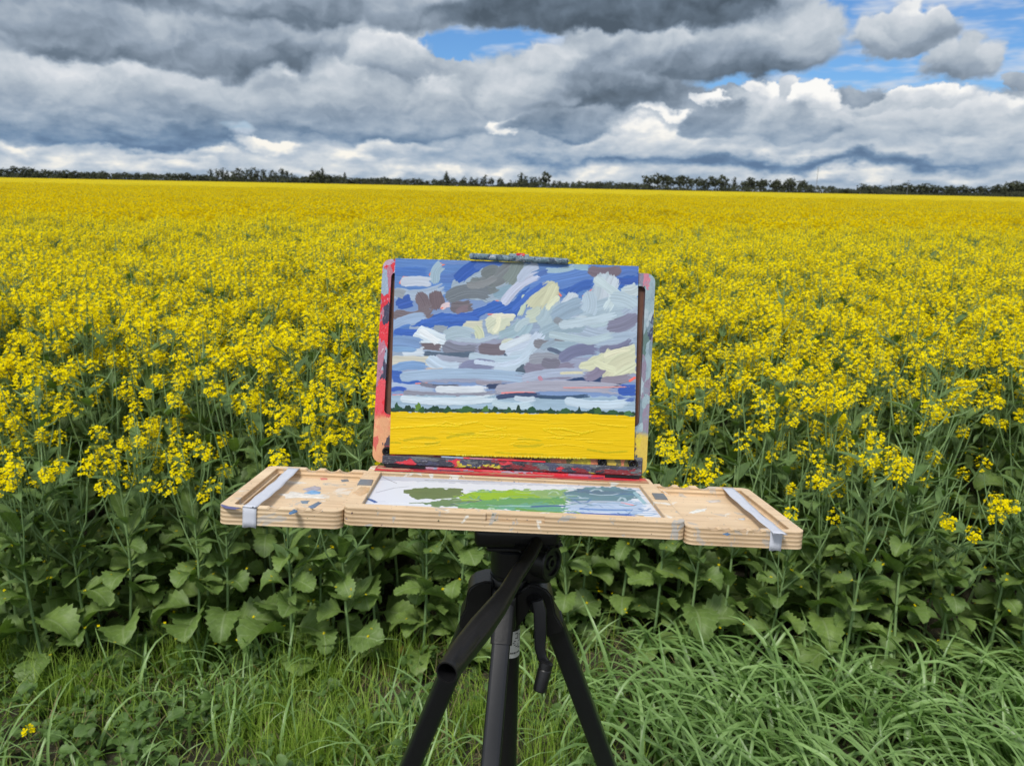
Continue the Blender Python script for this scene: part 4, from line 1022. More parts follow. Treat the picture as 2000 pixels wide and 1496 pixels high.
# lid
LW = BOX @ LID
sx0 = onplane(755.5, 700, LW)[0]; sx1 = onplane(1254.5, 700, LW)[0]
me = carve(prism(rrect(-WL/2-.0012, WL/2-.0008, 0, H_-.0015, .009), -.0125, 0), [prism(rrect(sx0, sx1, .050, H_-.015, .005), -.0065, .01)], 'lid')
lid = link('lid', me, root, [M['lid']]); lid.matrix_local = LID; autosmooth(lid, 30)
tag(lid, 'upright lid, its left rim crusted red and its right rim blue grey')
rec = link('recess_board', prism(rrect(sx0+.0006, sx1-.0006, .0506, H_-.0156, .0044), -.0064, -.0056), lid, [M['brown']])
lx0 = onplane(749, 893, LW)[0]; lx1 = onplane(1250, 915, LW)[0]
link('ledge', box(lx0, lx1, -.0005, .0085, .0003, .0105, .0012), lid, [M['dark']])
link('ledge_lip', box(lx0+.06, lx1-.10, .0086, .0102, .0075, .0104, .0006), lid, [M['redbar']])
link('hinge_bar', box(lx0+.035, lx1-.035, -.0085, -.0008, -.0005, .0085, .0014), lid, [M['redbar']])
for (pa, pb) in ((756, 832), (1180, 1246)):
    a = onplane(pa, 905, LW)[0]; b = onplane(pb, 905, LW)[0]
    hg = link('hinge', carve(box(a, b, -.0092, -.0007, -.002, .0105), [box(a+.006, b-.006, -.0078, -.0030, .006, .02)], 'hinge'), lid, [M['black']])
    link('hinge_pin', cylm((a+.005, -.0055, .0075), (b-.005, -.0055, .0075), .0024), hg, [M['dark']])
for (px, py) in ((756, 881), (1236, 905), (1176, 902)):
    x, y_ = onplane(px, py, LW, .001)
    mb = MB(); tube(mb, [(x, y_, -.001), (x, y_, .0035), (x, y_, .0042)], [.0048, .0048, .0036], 20); tube(mb, [(x, y_, .0042), (x, y_, .0030)], [.0036, .002], 20); tube(mb, [(x, y_, .0030), (x, y_, .0046)], [.0018, .0014], 12, cap=True)
    link('screw', mb.mesh('screw'), lid, [M['black']])
link('corner_block', box(lx0+.001, lx0+.013, -.008, .018, .0002, .0022, .0008), lid, [M['dark']]); link('corner_block', box(lx1-.010, lx1+.002, -.006, .018, .0002, .0022, .0008), lid, [M['dark']])
cx0, cyy = onplane(917, 503, LW); cx1, cy2 = onplane(1109, 510, LW)
mb = MB(); yc = H_+.0048
tube(mb, [(cx0, yc, .0062), (cx0+.001, yc+.0003, .0062), (cx1-.001, yc+.0003, .0062), (cx1, yc, .0062)], [.0014, .0033, .0033, .0014], 14, cap=True)
clip = link('panel_clip', mb.mesh('panel_clip'), lid, [M['clip']]); tag(clip, 'paint speckled clip bar along the top of the lid')
xm = onplane(1013, 503, LW)[0]
link('clamp', box(xm-.0105, xm+.0105, yc-.001, yc+.0050, .0, .0098, .001), clip, [M['clip']])
link('clamp_screw', box(xm-.003, xm+.006, yc+.0028, yc+.0058, .002, .0102, .0008), clip, [M['redbar']])

# ------------------------------------------------------------------ the painting
TAU = .0042
cs4 = [onplane(px, py, LW, TAU) for px, py in ((772, 505), (1249, 520), (1236.5, 898), (761, 886))]
PXm = Vector((sum(c[0] for c in cs4)/4, sum(c[1] for c in cs4)/4)); pw = ((cs4[1][0]-cs4[0][0])+(cs4[2][0]-cs4[3][0]))/2; ph_ = ((cs4[0][1]-cs4[3][1])+(cs4[1][1]-cs4[2][1]))/2
rot_ = math.atan2(cs4[1][1]-cs4[0][1], cs4[1][0]-cs4[0][0])*.5+math.atan2(cs4[2][1]-cs4[3][1], cs4[2][0]-cs4[3][0])*.5
PM = LW @ Matrix.Translation((PXm.x, PXm.y, 0)) @ Matrix.Rotation(rot_, 4, 'Z')
pr = empty('painting'); pr.matrix_world = PM
tag(pr, 'painted panel of clouds over a yellow field resting on the easel ledge', 'painting')
link('panel', box(-pw/2, pw/2, -ph_/2, ph_/2, .0008, TAU-.0002, .0004), pr, [simple('painted panel edge', (.50, .52, .58), .6, nscale=60, namp=.15)])
def painting_fn(px, py):
    X, Y = (px-700)*3.218, (py-480)*3.218
    c = Canvas(X, Y, (126, 152, 198)); S, Q = c.stroke, c.poly
    W1, CR, LB, LV, TP, GY, DB, MBL, NV, SG, OR = (214, 226, 238), (218, 219, 192), (158, 180, 208), (166, 172, 192), (116, 104, 112), (119, 127, 132), (58, 96, 180), (94, 132, 198), (52, 70, 104), (160, 182, 194), (242, 122, 98)
    Q([(225, 75), (1770, 125), (1770, 330), (225, 320)], MBL, 4); Q([(220, 640), (1745, 600), (1745, 860), (215, 860)], (152, 162, 186), 3); Q([(220, 480), (1760, 440), (1745, 700), (215, 700)], (150, 168, 196), -8)
    S([(240, 165), (440, 168)], 50, (74, 120, 192)); S([(455, 185), (488, 128), (560, 104)], 40, OR); S([(262, 235), (285, 200), (440, 212)], 26, OR); S([(480, 210), (525, 120)], 62, (160, 182, 202)); S([(290, 228), (455, 232)], 58, (190, 200, 218)); S([(240, 300), (540, 268)], 66, (166, 182, 206)); S([(545, 210), (525, 215)], 18, OR)
    S([(540, 205), (640, 178)], 52, (92, 128, 192)); Q([(600, 225), (700, 160), (790, 105), (1010, 112), (1110, 122), (1020, 270), (900, 370), (640, 330), (560, 330)], (160, 176, 198), -25); S([(535, 100), (700, 96)], 34, (110, 144, 198))
    S([(640, 195), (760, 112)], 72, (54, 94, 178)); S([(750, 130), (920, 112)], 44, (72, 112, 188)); S([(1060, 180), (1200, 168)], 50, (100, 134, 190)); S([(880, 300), (985, 265)], 60, (138, 166, 188))
    S([(985, 118), (880, 200), (760, 255)], 105, (122, 130, 134)); S([(1000, 118), (930, 235)], 78, (132, 142, 144)); S([(730, 250), (860, 235)], 96, GY); S([(590, 315), (830, 305)], 84, (118, 126, 134)); S([(800, 170), (870, 160)], 60, GY)
    S([(610, 385), (715, 372)], 66, (114, 107, 117)); S([(630, 415), (690, 395)], 40, (126, 114, 124)); S([(490, 322), (505, 400)], 84, (112, 100, 110)); S([(395, 330), (420, 400)], 78, (118, 106, 114)); S([(250, 440), (460, 400)], 72, (120, 109, 118)); S([(530, 390), (575, 372)], 30, (216, 198, 208)); S([(520, 395), (535, 388)], 14, OR)
    S([(272, 362), (335, 340)], 72, (60, 98, 178)); S([(240, 295), (290, 310)], 52, (150, 156, 168)); S([(240, 500), (420, 455)], 64, (150, 176, 208)); S([(235, 560), (330, 520)], 50, (88, 128, 196))
    Q([(325, 505), (520, 425), (700, 425), (860, 340), (950, 362), (1110, 225), (1180, 165), (1360, 130), (1765, 140), (1765, 235), (1640, 262), (1500, 240), (1330, 315), (1200, 262), (1100, 335), (990, 452), (800, 425), (690, 500), (550, 522), (350, 508)], (62, 102, 188), -22)
    Q([(1120, 190), (1200, 150), (1440, 130), (1650, 190), (1560, 215), (1400, 262), (1250, 272), (1150, 252), (1050, 305)], (98, 136, 202), -12); S([(1640, 170), (1765, 165)], 60, (90, 124, 190)); S([(1640, 225), (1760, 215)], 40, (62, 98, 180)); S([(240, 540), (620, 520)], 40, (64, 102, 186)); S([(600, 470), (760, 440)], 60, (60, 98, 182))
    S([(925, 345), (1130, 185)], 54, (192, 202, 222)); S([(1020, 205), (1130, 122)], 50, (182, 196, 216)); S([(1190, 155), (1370, 128)], 30, (160, 186, 206)); S([(1370, 130), (1450, 140)], 34, (150, 180, 200)); S([(1470, 160), (1625, 158)], 60, (120, 112, 122), dry=0); S([(1140, 180), (1190, 165)], 30, (84, 118, 184))
    S([(1330, 300), (1480, 238)], 52, (64, 104, 184)); S([(1250, 290), (1276, 318)], 24, OR); S([(1408, 318), (1485, 262)], 12, OR, dry=0); S([(815, 432), (865, 430)], 14, OR, dry=0); S([(1245, 390), (1268, 382)], 16, OR, dry=0); S([(865, 345), (880, 346)], 10, OR, dry=0)
    S([(1205, 275), (1090, 395)], 116, (198, 204, 176)); S([(1225, 268), (1160, 390)], 60, (206, 210, 182)); S([(1130, 420), (1050, 445)], 76, (192, 204, 192)); S([(1040, 320), (1010, 440)], 30, (196, 206, 190)); S([(1245, 340), (1230, 400)], 40, (170, 190, 200)); S([(1205, 420), (1140, 505)], 112, (166, 186, 198)); S([(1345, 335), (1285, 395)], 82, (200, 211, 224))
    Q([(1510, 208), (1620, 214), (1632, 272), (1690, 322), (1765, 332), (1760, 560), (1700, 600), (1500, 620), (1400, 602), (1230, 505), (1250, 432), (1330, 362), (1430, 330)], (164, 184, 202), -35)
    S([(1550, 235), (1480, 410)], 128, (184, 200, 212)); S([(1596, 232), (1560, 380)], 84, (190, 205, 214)); S([(1450, 430), (1660, 380)], 120, (170, 188, 202)); S([(1690, 290), (1760, 258)], 78, (190, 206, 216)); S([(1355, 485), (1440, 470)], 48, (198, 212, 222)); S([(1180, 548), (1450, 512)], 84, (154, 177, 192)); S([(1260, 430), (1400, 370)], 96, (150, 172, 192)); S([(1640, 360), (1750, 350)], 70, (172, 190, 204)); S([(1440, 560), (1720, 530)], 90, (166, 184, 202)); S([(1460, 480), (1600, 440)], 60, (176, 194, 208)); S([(1605, 508), (1720, 462)], 84, (128, 130, 156), dry=0); S([(1400, 640), (1740, 575)], 56, (168, 186, 206)); S([(1245, 470), (1275, 490)], 40, (140, 145, 156)); S([(1370, 590), (1450, 592)], 22, (110, 120, 140))
    Q([(790, 470), (850, 422), (992, 438), (960, 482), (880, 565), (820, 550)], (206, 210, 190), -38, 90, thick=1.6); S([(695, 512), (785, 512)], 74, (206, 210, 188)); S([(745, 530), (762, 590)], 52, (204, 209, 184)); S([(850, 440), (980, 440)], 26, (222, 222, 205)); S([(935, 575), (1050, 478)], 104, (160, 182, 196))
    S([(495, 520), (560, 530)], 44, (148, 160, 174)); S([(575, 560), (715, 572)], 84, (170, 190, 207)); Q([(555, 595), (900, 588), (1120, 556), (1105, 645), (900, 690), (560, 680)], (152, 158, 180), 2); Q([(345, 565), (392, 504), (480, 530), (552, 560), (542, 625), (505, 662), (400, 612), (346, 596)], W1, 22, 90, thick=1.7)
    S([(390, 632), (520, 642)], 40, TP); S([(558, 640), (750, 652)], 72, (126, 129, 148)); S([(788, 648), (915, 646)], 66, (116, 109, 122), dry=0); S([(920, 612), (1000, 622)], 44, (204, 210, 196)); S([(430, 680), (720, 676)], 34, (84, 100, 122)); S([(925, 684), (1010, 682)], 26, (80, 95, 116)); S([(300, 670), (415, 664)], 52, (204, 218, 232))
    S([(960, 665), (1150, 560)], 74, (194, 208, 224)); S([(975, 700), (1110, 610)], 60, (186, 203, 221)); S([(1125, 615), (1300, 588)], 54, (128, 131, 143)); S([(1240, 642), (1385, 620)], 80, (156, 179, 198)); S([(1120, 690), (1215, 668)], 52, (166, 182, 202)); S([(1200, 650), (1300, 700)], 26, (94, 108, 130)); S([(225, 640), (360, 640)], 50, (126, 158, 200)); S([(225, 600), (400, 620)], 60, (120, 150, 198))
    S([(222, 722), (490, 722)], 62, (202, 202, 192)); S([(500, 705), (860, 712)], 44, (158, 166, 186)); S([(465, 728), (645, 762)], 74, (186, 206, 226), thick=1.5); S([(722, 698), (1080, 702)], 52, (180, 200, 221)); S([(885, 778), (1090, 690)], 82, (186, 203, 223), thick=1.5); S([(660, 772), (850, 760)], 62, (128, 136, 168)); Q([(965, 806), (1040, 742), (1052, 808)], (86, 102, 116), 0)
    S([(1090, 770), (1360, 778)], 92, (136, 131, 150)); S([(1105, 712), (1270, 722)], 62, (150, 151, 168)); S([(1185, 738), (1235, 740)], 62, (124, 121, 140), dry=0); S([(1290, 700), (1500, 660)], 66, (120, 126, 156)); S([(1540, 655), (1720, 605)], 56, (120, 124, 152)); S([(510, 790), (600, 790)], 16, (90, 84, 100)); S([(430, 770), (530, 776)], 18, (206, 190, 176))
    S([(1300, 868), (1420, 838), (1540, 832)], 44, (48, 68, 106)); S([(1400, 862), (1580, 862)], 44, (50, 70, 108))
    Q([(1395, 748), (1490, 690), (1600, 655), (1740, 618), (1742, 800), (1640, 825), (1550, 845), (1530, 770), (1412, 788)], (208, 209, 181), -28, 90, thick=1.6); S([(1420, 760), (1600, 660)], 60, (212, 213, 186)); S([(1560, 800), (1720, 700)], 70, (206, 208, 178)); S([(1445, 825), (1530, 760)], 60, (136, 131, 156), dry=0); S([(1545, 850), (1710, 828)], 50, (140, 136, 156)); S([(1705, 850), (1742, 825)], 28, (244, 120, 108))
    S([(228, 772), (440, 770)], 50, (124, 160, 206)); Q([(212, 780), (300, 800), (400, 862), (215, 875)], (66, 104, 186), 8); S([(290, 822), (1060, 832)], 60, (160, 181, 211)); S([(1050, 832), (1440, 806)], 52, (166, 180, 205)); S([(1275, 802), (1420, 798)], 16, (212, 206, 180)); S([(750, 856), (905, 856)], 26, (150, 150, 164)); S([(1140, 830), (1150, 850)], 24, (190, 140, 160))
    S([(820, 884), (1300, 872)], 30, (60, 76, 108)); S([(1280, 880), (1660, 880)], 24, (52, 72, 106)); S([(1060, 858), (1150, 858)], 18, (242, 122, 128)); S([(218, 882), (500, 902)], 46, (170, 186, 212)); S([(360, 866), (440, 862)], 14, (240, 140, 120)); S([(400, 870), (640, 880)], 24, (120, 124, 142)); S([(470, 874), (620, 872)], 10, (90, 100, 122))
    S([(216, 905), (300, 910)], 26, (60, 96, 184)); S([(890, 904), (1660, 906)], 62, (166, 169, 188)); S([(1660, 908), (1742, 905)], 64, (60, 96, 180)); S([(900, 926), (1110, 924)], 9, (230, 140, 135)); S([(1290, 892), (1700, 886)], 8, (216, 150, 150)); S([(216, 936), (290, 936)], 10, (235, 130, 110)); S([(300, 925), (880, 926)], 34, (140, 146, 164)); S([(505, 902), (805, 898)], 42, (206, 216, 229), thick=1.5)
    Q([(205, 940), (1745, 948), (1740, 1070), (195, 1050)], (154, 181, 202), 2); S([(880, 952), (1150, 942)], 28, (60, 78, 112)); S([(1140, 948), (1450, 940)], 22, (64, 84, 116)); S([(1640, 955), (1740, 962)], 24, (90, 120, 180)); S([(285, 962), (860, 958)], 44, (201, 216, 230), thick=1.5); S([(860, 990), (1090, 992)], 44, (186, 206, 223), thick=1.4); S([(990, 958), (1110, 962)], 30, (190, 208, 224)); S([(1320, 976), (1705, 986)], 50, (191, 209, 226), thick=1.5)
    S([(204, 1032), (900, 1038), (1735, 1058)], 26, (38, 68, 50), rag=.5, dry=0)
    for (bx, by, bw, col) in ((240, 1018, 60, (42, 82, 60)), (310, 1026, 60, (36, 62, 50)), (378, 1012, 56, (96, 130, 50)), (400, 1026, 40, (50, 90, 52)), (480, 1018, 52, (34, 66, 50)), (560, 1028, 60, (46, 84, 56)), (680, 1022, 120, (56, 98, 60)), (800, 1028, 60, (80, 120, 60)), (860, 1030, 70, (40, 74, 54)), (940, 1034, 50, (50, 90, 60)), (1010, 1030, 52, (36, 66, 50)), (1090, 1032, 64, (44, 84, 58)), (1200, 1038, 80, (40, 76, 54)), (1300, 1036, 80, (52, 92, 60)), (1385, 1026, 46, (34, 62, 50)), (1470, 1034, 50, (36, 70, 50)), (1500, 1040, 60, (60, 100, 56)), (1600, 1046, 80, (50, 88, 58)), (1700, 1050, 70, (70, 112, 70))):
        Q([(bx-bw*.55, by+18), (bx-bw*.25, by-8), (bx, by-24), (bx+bw*.25, by-10), (bx+bw*.55, by+20)], col, -50, 40, rag=12)
    Q([(190, 1044), (900, 1052), (1400, 1055), (1745, 1072), (1745, 1350), (185, 1315)], (232, 194, 0), 2, 150, rag=5, amp=.06, thick=.8)
    yl = (Y > 1048+.014*(X-200))
    for (L, w, k) in (([(205, 1148), (320, 1140), (480, 1130), (650, 1136)], 16, 1), ([(500, 1134), (550, 1108), (620, 1128), (760, 1105)], 12, 1), ([(1160, 1152), (1280, 1150), (1400, 1178), (1490, 1162)], 16, 1), ([(1165, 1158), (1260, 1190), (1400, 1190)], 12, 1), ([(740, 1180), (850, 1196), (960, 1190)], 12, 1), ([(1500, 1120), (1700, 1138)], 12, 1), ([(640, 1210), (900, 1200)], 9, 1), ([(1160, 1260), (1300, 1250), (1420, 1262)], 10, 1), ([(240, 1075), (420, 1082), (600, 1070)], 9, 1), ([(260, 1270), (520, 1250)], 9, 1), ([(1420, 1230), (1600, 1240)], 9, 1), ([(880, 1085), (1200, 1100)], 8, 1)):
        c.stroke(L, w*.62, (230, 202, 8), thick=2.6, rag=.9, dry=.1, amp=.06)
    rq_ = random.Random(12)
    for i in range(26):
        a_, b_ = rq_.uniform(200, 1600), rq_.uniform(1075, 1300); l_ = rq_.uniform(60, 260); sl_ = rq_.uniform(-.12, .08)
        c.stroke([(a_, b_), (a_+l_*.3, b_+l_*sl_+rq_.uniform(-8, 8)), (a_+l_*.7, b_+l_*sl_*1.5+rq_.uniform(-8, 8)), (a_+l_, b_+l_*sl_)], rq_.uniform(4, 8), (228, 200, 6), thick=rq_.uniform(1, 2.4), rag=.9, amp=.05)
    for (L, w) in (([(290, 1222), (400, 1205), (500, 1210)], 18), ([(560, 1205), (740, 1180)], 16), ([(980, 1256), (1160, 1250)], 16), ([(200, 1238), (270, 1240)], 10), ([(1440, 1280), (1560, 1300), (1700, 1290)], 14), ([(420, 1245), (520, 1230)], 12), ([(860, 1300), (1200, 1310)], 9), ([(1000, 1215), (1150, 1225)], 10)):
        c.stroke(L, w, (170, 162, 20), rag=.4, al=.55)
    for (L, w, col) in (([(1500, 215), (1620, 300), (1560, 400)], 60, (198, 212, 222)), ([(1450, 330), (1440, 420)], 90, (178, 198, 212)), ([(1620, 330), (1745, 380)], 80, (182, 200, 214)), ([(1280, 500), (1480, 470), (1600, 440)], 56, (186, 204, 216)), ([(1220, 560), (1460, 600), (1600, 560)], 50, (176, 194, 210)),
        ([(620, 590), (760, 600), (900, 560)], 30, (172, 188, 206)), ([(1000, 520), (1080, 470)], 40, (176, 196, 206)), ([(900, 640), (1000, 600), (1090, 560)], 44, (204, 216, 230)), ([(1160, 640), (1240, 600)], 34, (150, 168, 188)), ([(700, 250), (860, 200)], 40, (134, 142, 146)), ([(400, 480), (560, 460), (760, 455)], 34, (70, 110, 194)), ([(980, 400), (1080, 300), (1180, 230)], 34, (72, 112, 196)), ([(1250, 330), (1180, 400)], 30, (224, 226, 200)), ([(880, 450), (850, 540)], 30, (226, 226, 204)), ([(400, 540), (500, 610)], 40, (226, 234, 242)), ([(1560, 690), (1700, 650)], 34, (222, 222, 196)), ([(1500, 740), (1620, 780)], 40, (216, 216, 188)), ([(740, 730), (900, 750), (1020, 720)], 30, (196, 210, 228))):
        S(L, w, col, rag=.2)
    c.h += yl*(.6*np.abs(n2(Y/9+.3*n2(X/60, Y/30, 11)*6, X/170, 12)-.5)+.5*n2(Y/5, X/90, 14))
    c.h += (n2(X/2.5, Y/2.5, 20)-.5)*.12
    return c
sheet('paint_layer', PM, -pw/2, pw/2, -ph_/2, ph_/2, TAU, 640, 510, painting_fn, pr, .00042, M['paint'])
# crust of yellow paint along the bottom edge of the panel
mb = MB()
for i in range(70):
    x = -.058+.00195*i+rnd.uniform(-.001, .001); 
    if x > .078: break
    bmv = [(x+rnd.uniform(.0006, .0016)*math.cos(a), -ph_/2+.0002+rnd.uniform(.0008, .0018)*math.sin(a), TAU+.0001) for a in (0, 1.05, 2.1, 3.14, 4.2, 5.2)]
    mb.add(bmv+[(x, -ph_/2-.0002, TAU+.0016)], [(k, (k+1) % 6, 6) for k in range(6)])
link('paint_crust', mb.mesh('paint_crust'), pr, [simple('yellow crust', lin((205, 190, 40))[:3], .45, nscale=400, namp=.3)])

# ------------------------------------------------------------------ tripod
TR = Vector((at(990, 1100, .70).x, .70, 0)); tp_ = empty('tripod', TR); TI = Matrix.Translation(-TR)
tag(tp_, 'black photo tripod with pan handle and crank, carrying the pochade box', 'tripod')
def tl(name, me, mt, parent=None, label=None):
    o = link(name, me, None, [mt]); o.parent = parent or tp_
    o.matrix_parent_inverse = TI if parent is None else Matrix.Identity(4)
    if label: o['label'] = label
    return autosmooth(o, 35)
def z4(x, y, Y): return at(760+x/3.144, 1020+y/3.144, Y)
PXM = lambda n, Y=.70: n/3.144*(Y*math.cos(PITCH)+.30*math.sin(PITCH))/F      # pixels of that crop to metres
def lathe(p0, prof, ax=(0, 0, 1), n=32):
    ax = Vector(ax).normalized(); mb = MB(); pts = [Vector(p0)+ax*h for h, r in prof]
    a = ax.orthogonal().normalized(); b = ax.cross(a); vs = []; fs = []
    for p, (h, r) in zip(pts, prof):
        for k in range(n): t = 2*math.pi*k/n; vs.append(p+(a*math.cos(t)+b*math.sin(t))*max(r, 1e-5))
    for i in range(len(pts)-1):
        for k in range(n): fs.append((i*n+k, i*n+(k+1) % n, (i+1)*n+(k+1) % n, (i+1)*n+k))
    fs += [tuple(reversed(range(n))), tuple((len(pts)-1)*n+k for k in range(n))]
    mb.add(vs, fs); return mb.mesh('lathe')
HY = .695
cxw = z4(742, 250, HY).x
zb = lambda y, Y=HY: z4(740, y, Y).z
tl('head_plate', box(z4(530, 70, HY).x, z4(1035, 70, HY).x, HY-.024, HY+.03, zb(100), zb(100)+.020, .006), M['black'])
tl('quick_release', box(z4(600, 70, HY).x, z4(960, 70, HY).x, HY-.02, HY+.026, zb(130), zb(100)-.0005, .003), M['black'])
r1 = PXM(125)
tl('pan_base', lathe((cxw, HY+.01, zb(345, HY)), [(0, r1*.97), (.001, r1), (.004, r1), (.0045, r1*.97), (zb(175)-zb(345), r1*.97), (zb(165)-zb(345), r1*.9), (zb(160)-zb(345), r1*.7), (zb(120)-zb(345), r1*.66)]), M['blackmetal'])
tl('collar', lathe((cxw, HY+.01, zb(415)), [(0, r1*.9), (.001, r1*1.0), (.004, r1*1.02), (.0045, r1*.97), (.009, r1*.97), (.011, r1*.9)]), M['black'])
# tilt block and knob
tl('tilt_block', box(z4(830, 200, HY).x, z4(1000, 200, HY).x, HY-.010, HY+.022, zb(350), zb(95), .005), M['black'])
kc = z4(965, 240, HY-.012); kax = Vector((.80, -.60, .05)); rk = PXM(108)
tl('tilt_knob', lathe(kc-kax*.012, [(0, rk*.8), (.002, rk*.98), (.012, rk), (.018, rk*.98), (.0195, rk*.9), (.0195, rk*.72), (.017, rk*.68), (.017, rk*.42), (.019, rk*.38), (.019, rk*.2), (.015, rk*.15), (.015, 0)], kax), M['black'])
# bunched strap under the plate
mb = MB(); bm_ = bmesh.new(); bmesh.ops.create_icosphere(bm_, subdivisions=4, radius=1)
for v in bm_.verts:
    d = 1+.16*math.sin(9*v.co.x+3*v.co.z)+.10*math.sin(17*v.co.z+6*v.co.x)+.06*math.sin(23*v.co.y); v.co *= d
c0 = z4(885, 118, HY-.012)
for v in bm_.verts: v.co = c0+Vector((v.co.x*PXM(150), v.co.y*.016, v.co.z*PXM(42)))
me = bpy.data.meshes.new('strap'); bm_.to_mesh(me); bm_.free(); tl('strap', me, M['black'])
# hinge yokes
def yoke(L, Y0, Y1):
    pp = [z4(a, b, (Y0+Y1)/2) for a, b in L]; outl = [(p.x, p.z) for p in pp]
    me = prism(outl, -.5, .5); 
    for v in me.vertices: v.co = (v.co.x, (Y0+Y1)/2-v.co.z*(Y1-Y0), v.co.y)
    b = bmesh.new(); b.from_mesh(me); bmesh.ops.recalc_face_normals(b, faces=b.faces)
    bmesh.ops.bevel(b, geom=[e for e in b.edges if abs((e.verts[0].co-e.verts[1].co).normalized().y) < .5], offset=.0018, segments=3, affect='EDGES'); b.to_mesh(me); b.free(); return me
tl('leg_yoke', yoke([(640, 322), (590, 322), (535, 338), (500, 362), (483, 395), (478, 440), (470, 490), (440, 545), (436, 600), (600, 640), (640, 560)], .692, .720), M['black'])
tl('leg_yoke', yoke([(860, 342), (915, 350), (965, 372), (995, 410), (1006, 450), (1018, 520), (1050, 575), (1067, 605), (1060, 632), (965, 660), (955, 600), (958, 545), (945, 505), (905, 480), (865, 490), (835, 540), (800, 590), (775, 600), (775, 400)], .688, .716), M['black'])
tl('leg_yoke', box(z4(632, 500, .685).x, z4(780, 500, .685).x, .670, .70, z4(700, 640, .68).z, z4(700, 400, .69).z, .004), M['black'])
# legs: three sections each, rectangular tube with a channel
def leg(a, b, w_, dp):
    """a, b: world points on the axis; continues to the ground"""
    d = (b-a).normalized(); G = a+d*(a.z/(-d.z)); sx_ = d.cross(Vector((0, 1, 0))).normalized()*-1
    if abs(d.y) > .4*abs(d.x)+.1: sx_ = Vector((1, 0, 0))
    sy_ = d.cross(sx_).normalized(); sx_ = sy_.cross(d).normalized(); L_ = (G-a).length
    def sec(l0, l1, w, q, nm, mt, par, r=.25, lab=None):
        vs = []; fs = []; ol = rrect(-w/2, w/2, -q/2, q/2, min(w, q)*r, 5); n = len(ol); mb = MB()
        for l in (l0, l1):
            for (x, y) in ol: vs.append(a+d*l+sx_*x+sy_*y)
        fs = [(i, (i+1) % n, n+(i+1) % n, n+i) for i in range(n)]+[tuple(reversed(range(n))), tuple(range(n, 2*n))]
        mb.add(vs, fs); me = mb.mesh(nm); bb = bmesh.new(); bb.from_mesh(me); bmesh.ops.recalc_face_normals(bb, faces=bb.faces); bb.to_mesh(me); bb.free()
        if par:
            o = link(nm, me, par, [mt]); return autosmooth(o, 35)
        return tl(nm, me, mt, None, lab)
    o = sec(.0, L_*.46, w_, dp, 'leg', M['blackmetal'], None, .22)
    sec(L_*.44, L_*.49, w_*1.25, dp*1.25, 'leg_lock', M['black'], o); sec(L_*.48, L_*.76, w_*.8, dp*.8, 'lower_leg', M['blackmetal'], o)
    sec(L_*.75, L_*.79, w_*1.1, dp*1.1, 'leg_lock', M['black'], o); sec(L_*.78, L_*.985, w_*.62, dp*.62, 'lower_leg', M['blackmetal'], o); sec(L_*.97, L_*1.0, w_*.95, dp*.95, 'foot', M['black'], o)
    return o, sec
leg(z4(525, 560, .708), z4(128, 1496, .735), PXM(134), .022)
leg(z4(1005, 590, .704), z4(1338, 1496, .730), PXM(124), .022)
cl, sec = leg(z4(712, 470, .683), z4(622, 1496, .600), PXM(118, .66), .020)
sec(.0, (z4(688, 750, .66)-z4(712, 470, .683)).length, PXM(136, .67), .023, 'leg_sleeve', M['black'], cl)
# centre column with a sticker
ca, cb = z4(752, 380, .715), z4(722, 1560, .715); mb = MB(); rc = PXM(62, .715)
tube(mb, [ca, cb, cb+Vector((-.001, 0, -.02))], [rc, rc, rc*.8], 28, cap=True); col_ = tl('centre_column', mb.mesh('centre_column'), M['black'])
def stick(y0, y1, ang0, ang1, rr_, mt, nm, par, n=10):
    p0 = z4(752, y0, .715); p1 = z4(745, y1, .715); vs = []
    for p in (p0, p1):
        t = (ca.z-p.z)/(ca.z-cb.z); c0_ = ca.lerp(cb, t)
        for k in range(n+1): a_ = R(ang0+(ang1-ang0)*k/n); vs.append(c0_+Vector((math.sin(a_)*rr_, -math.cos(a_)*rr_, 0)))
    mb = MB(); mb.add(vs, [(k, n+1+k, n+2+k, k+1) for k in range(n)]); return link(nm, mb.mesh(nm), par, [mt])
stk = stick(640, 800, -8, 82, rc*1.012, simple('sticker paper', (.62, .62, .60), .5, nscale=200, namp=.05), 'sticker', col_)
stk['label'] = 'small white sticker with black marks'
ink = simple('black ink', (.02, .02, .02), .5)
for (y0, y1, a0, a1) in ((652, 657, 30, 50), (657, 690, 46, 50), (664, 669, 56, 72), (672, 700, 68, 72), (702, 707, 56, 72), (680, 685, 30, 44), (697, 702, 22, 34), (708, 713, 14, 26), (719, 724, 22, 34), (730, 735, 32, 46), (716, 745, 50, 54), (741, 746, 54, 70), (765, 775, 2, 10), (765, 775, 13, 19), (765, 775, 22, 31), (765, 775, 34, 39), (765, 775, 43, 52), (765, 775, 56, 66)):
    stick(y0, y1, a0, a1, rc*1.022, ink, 'printed_mark', stk, 3)
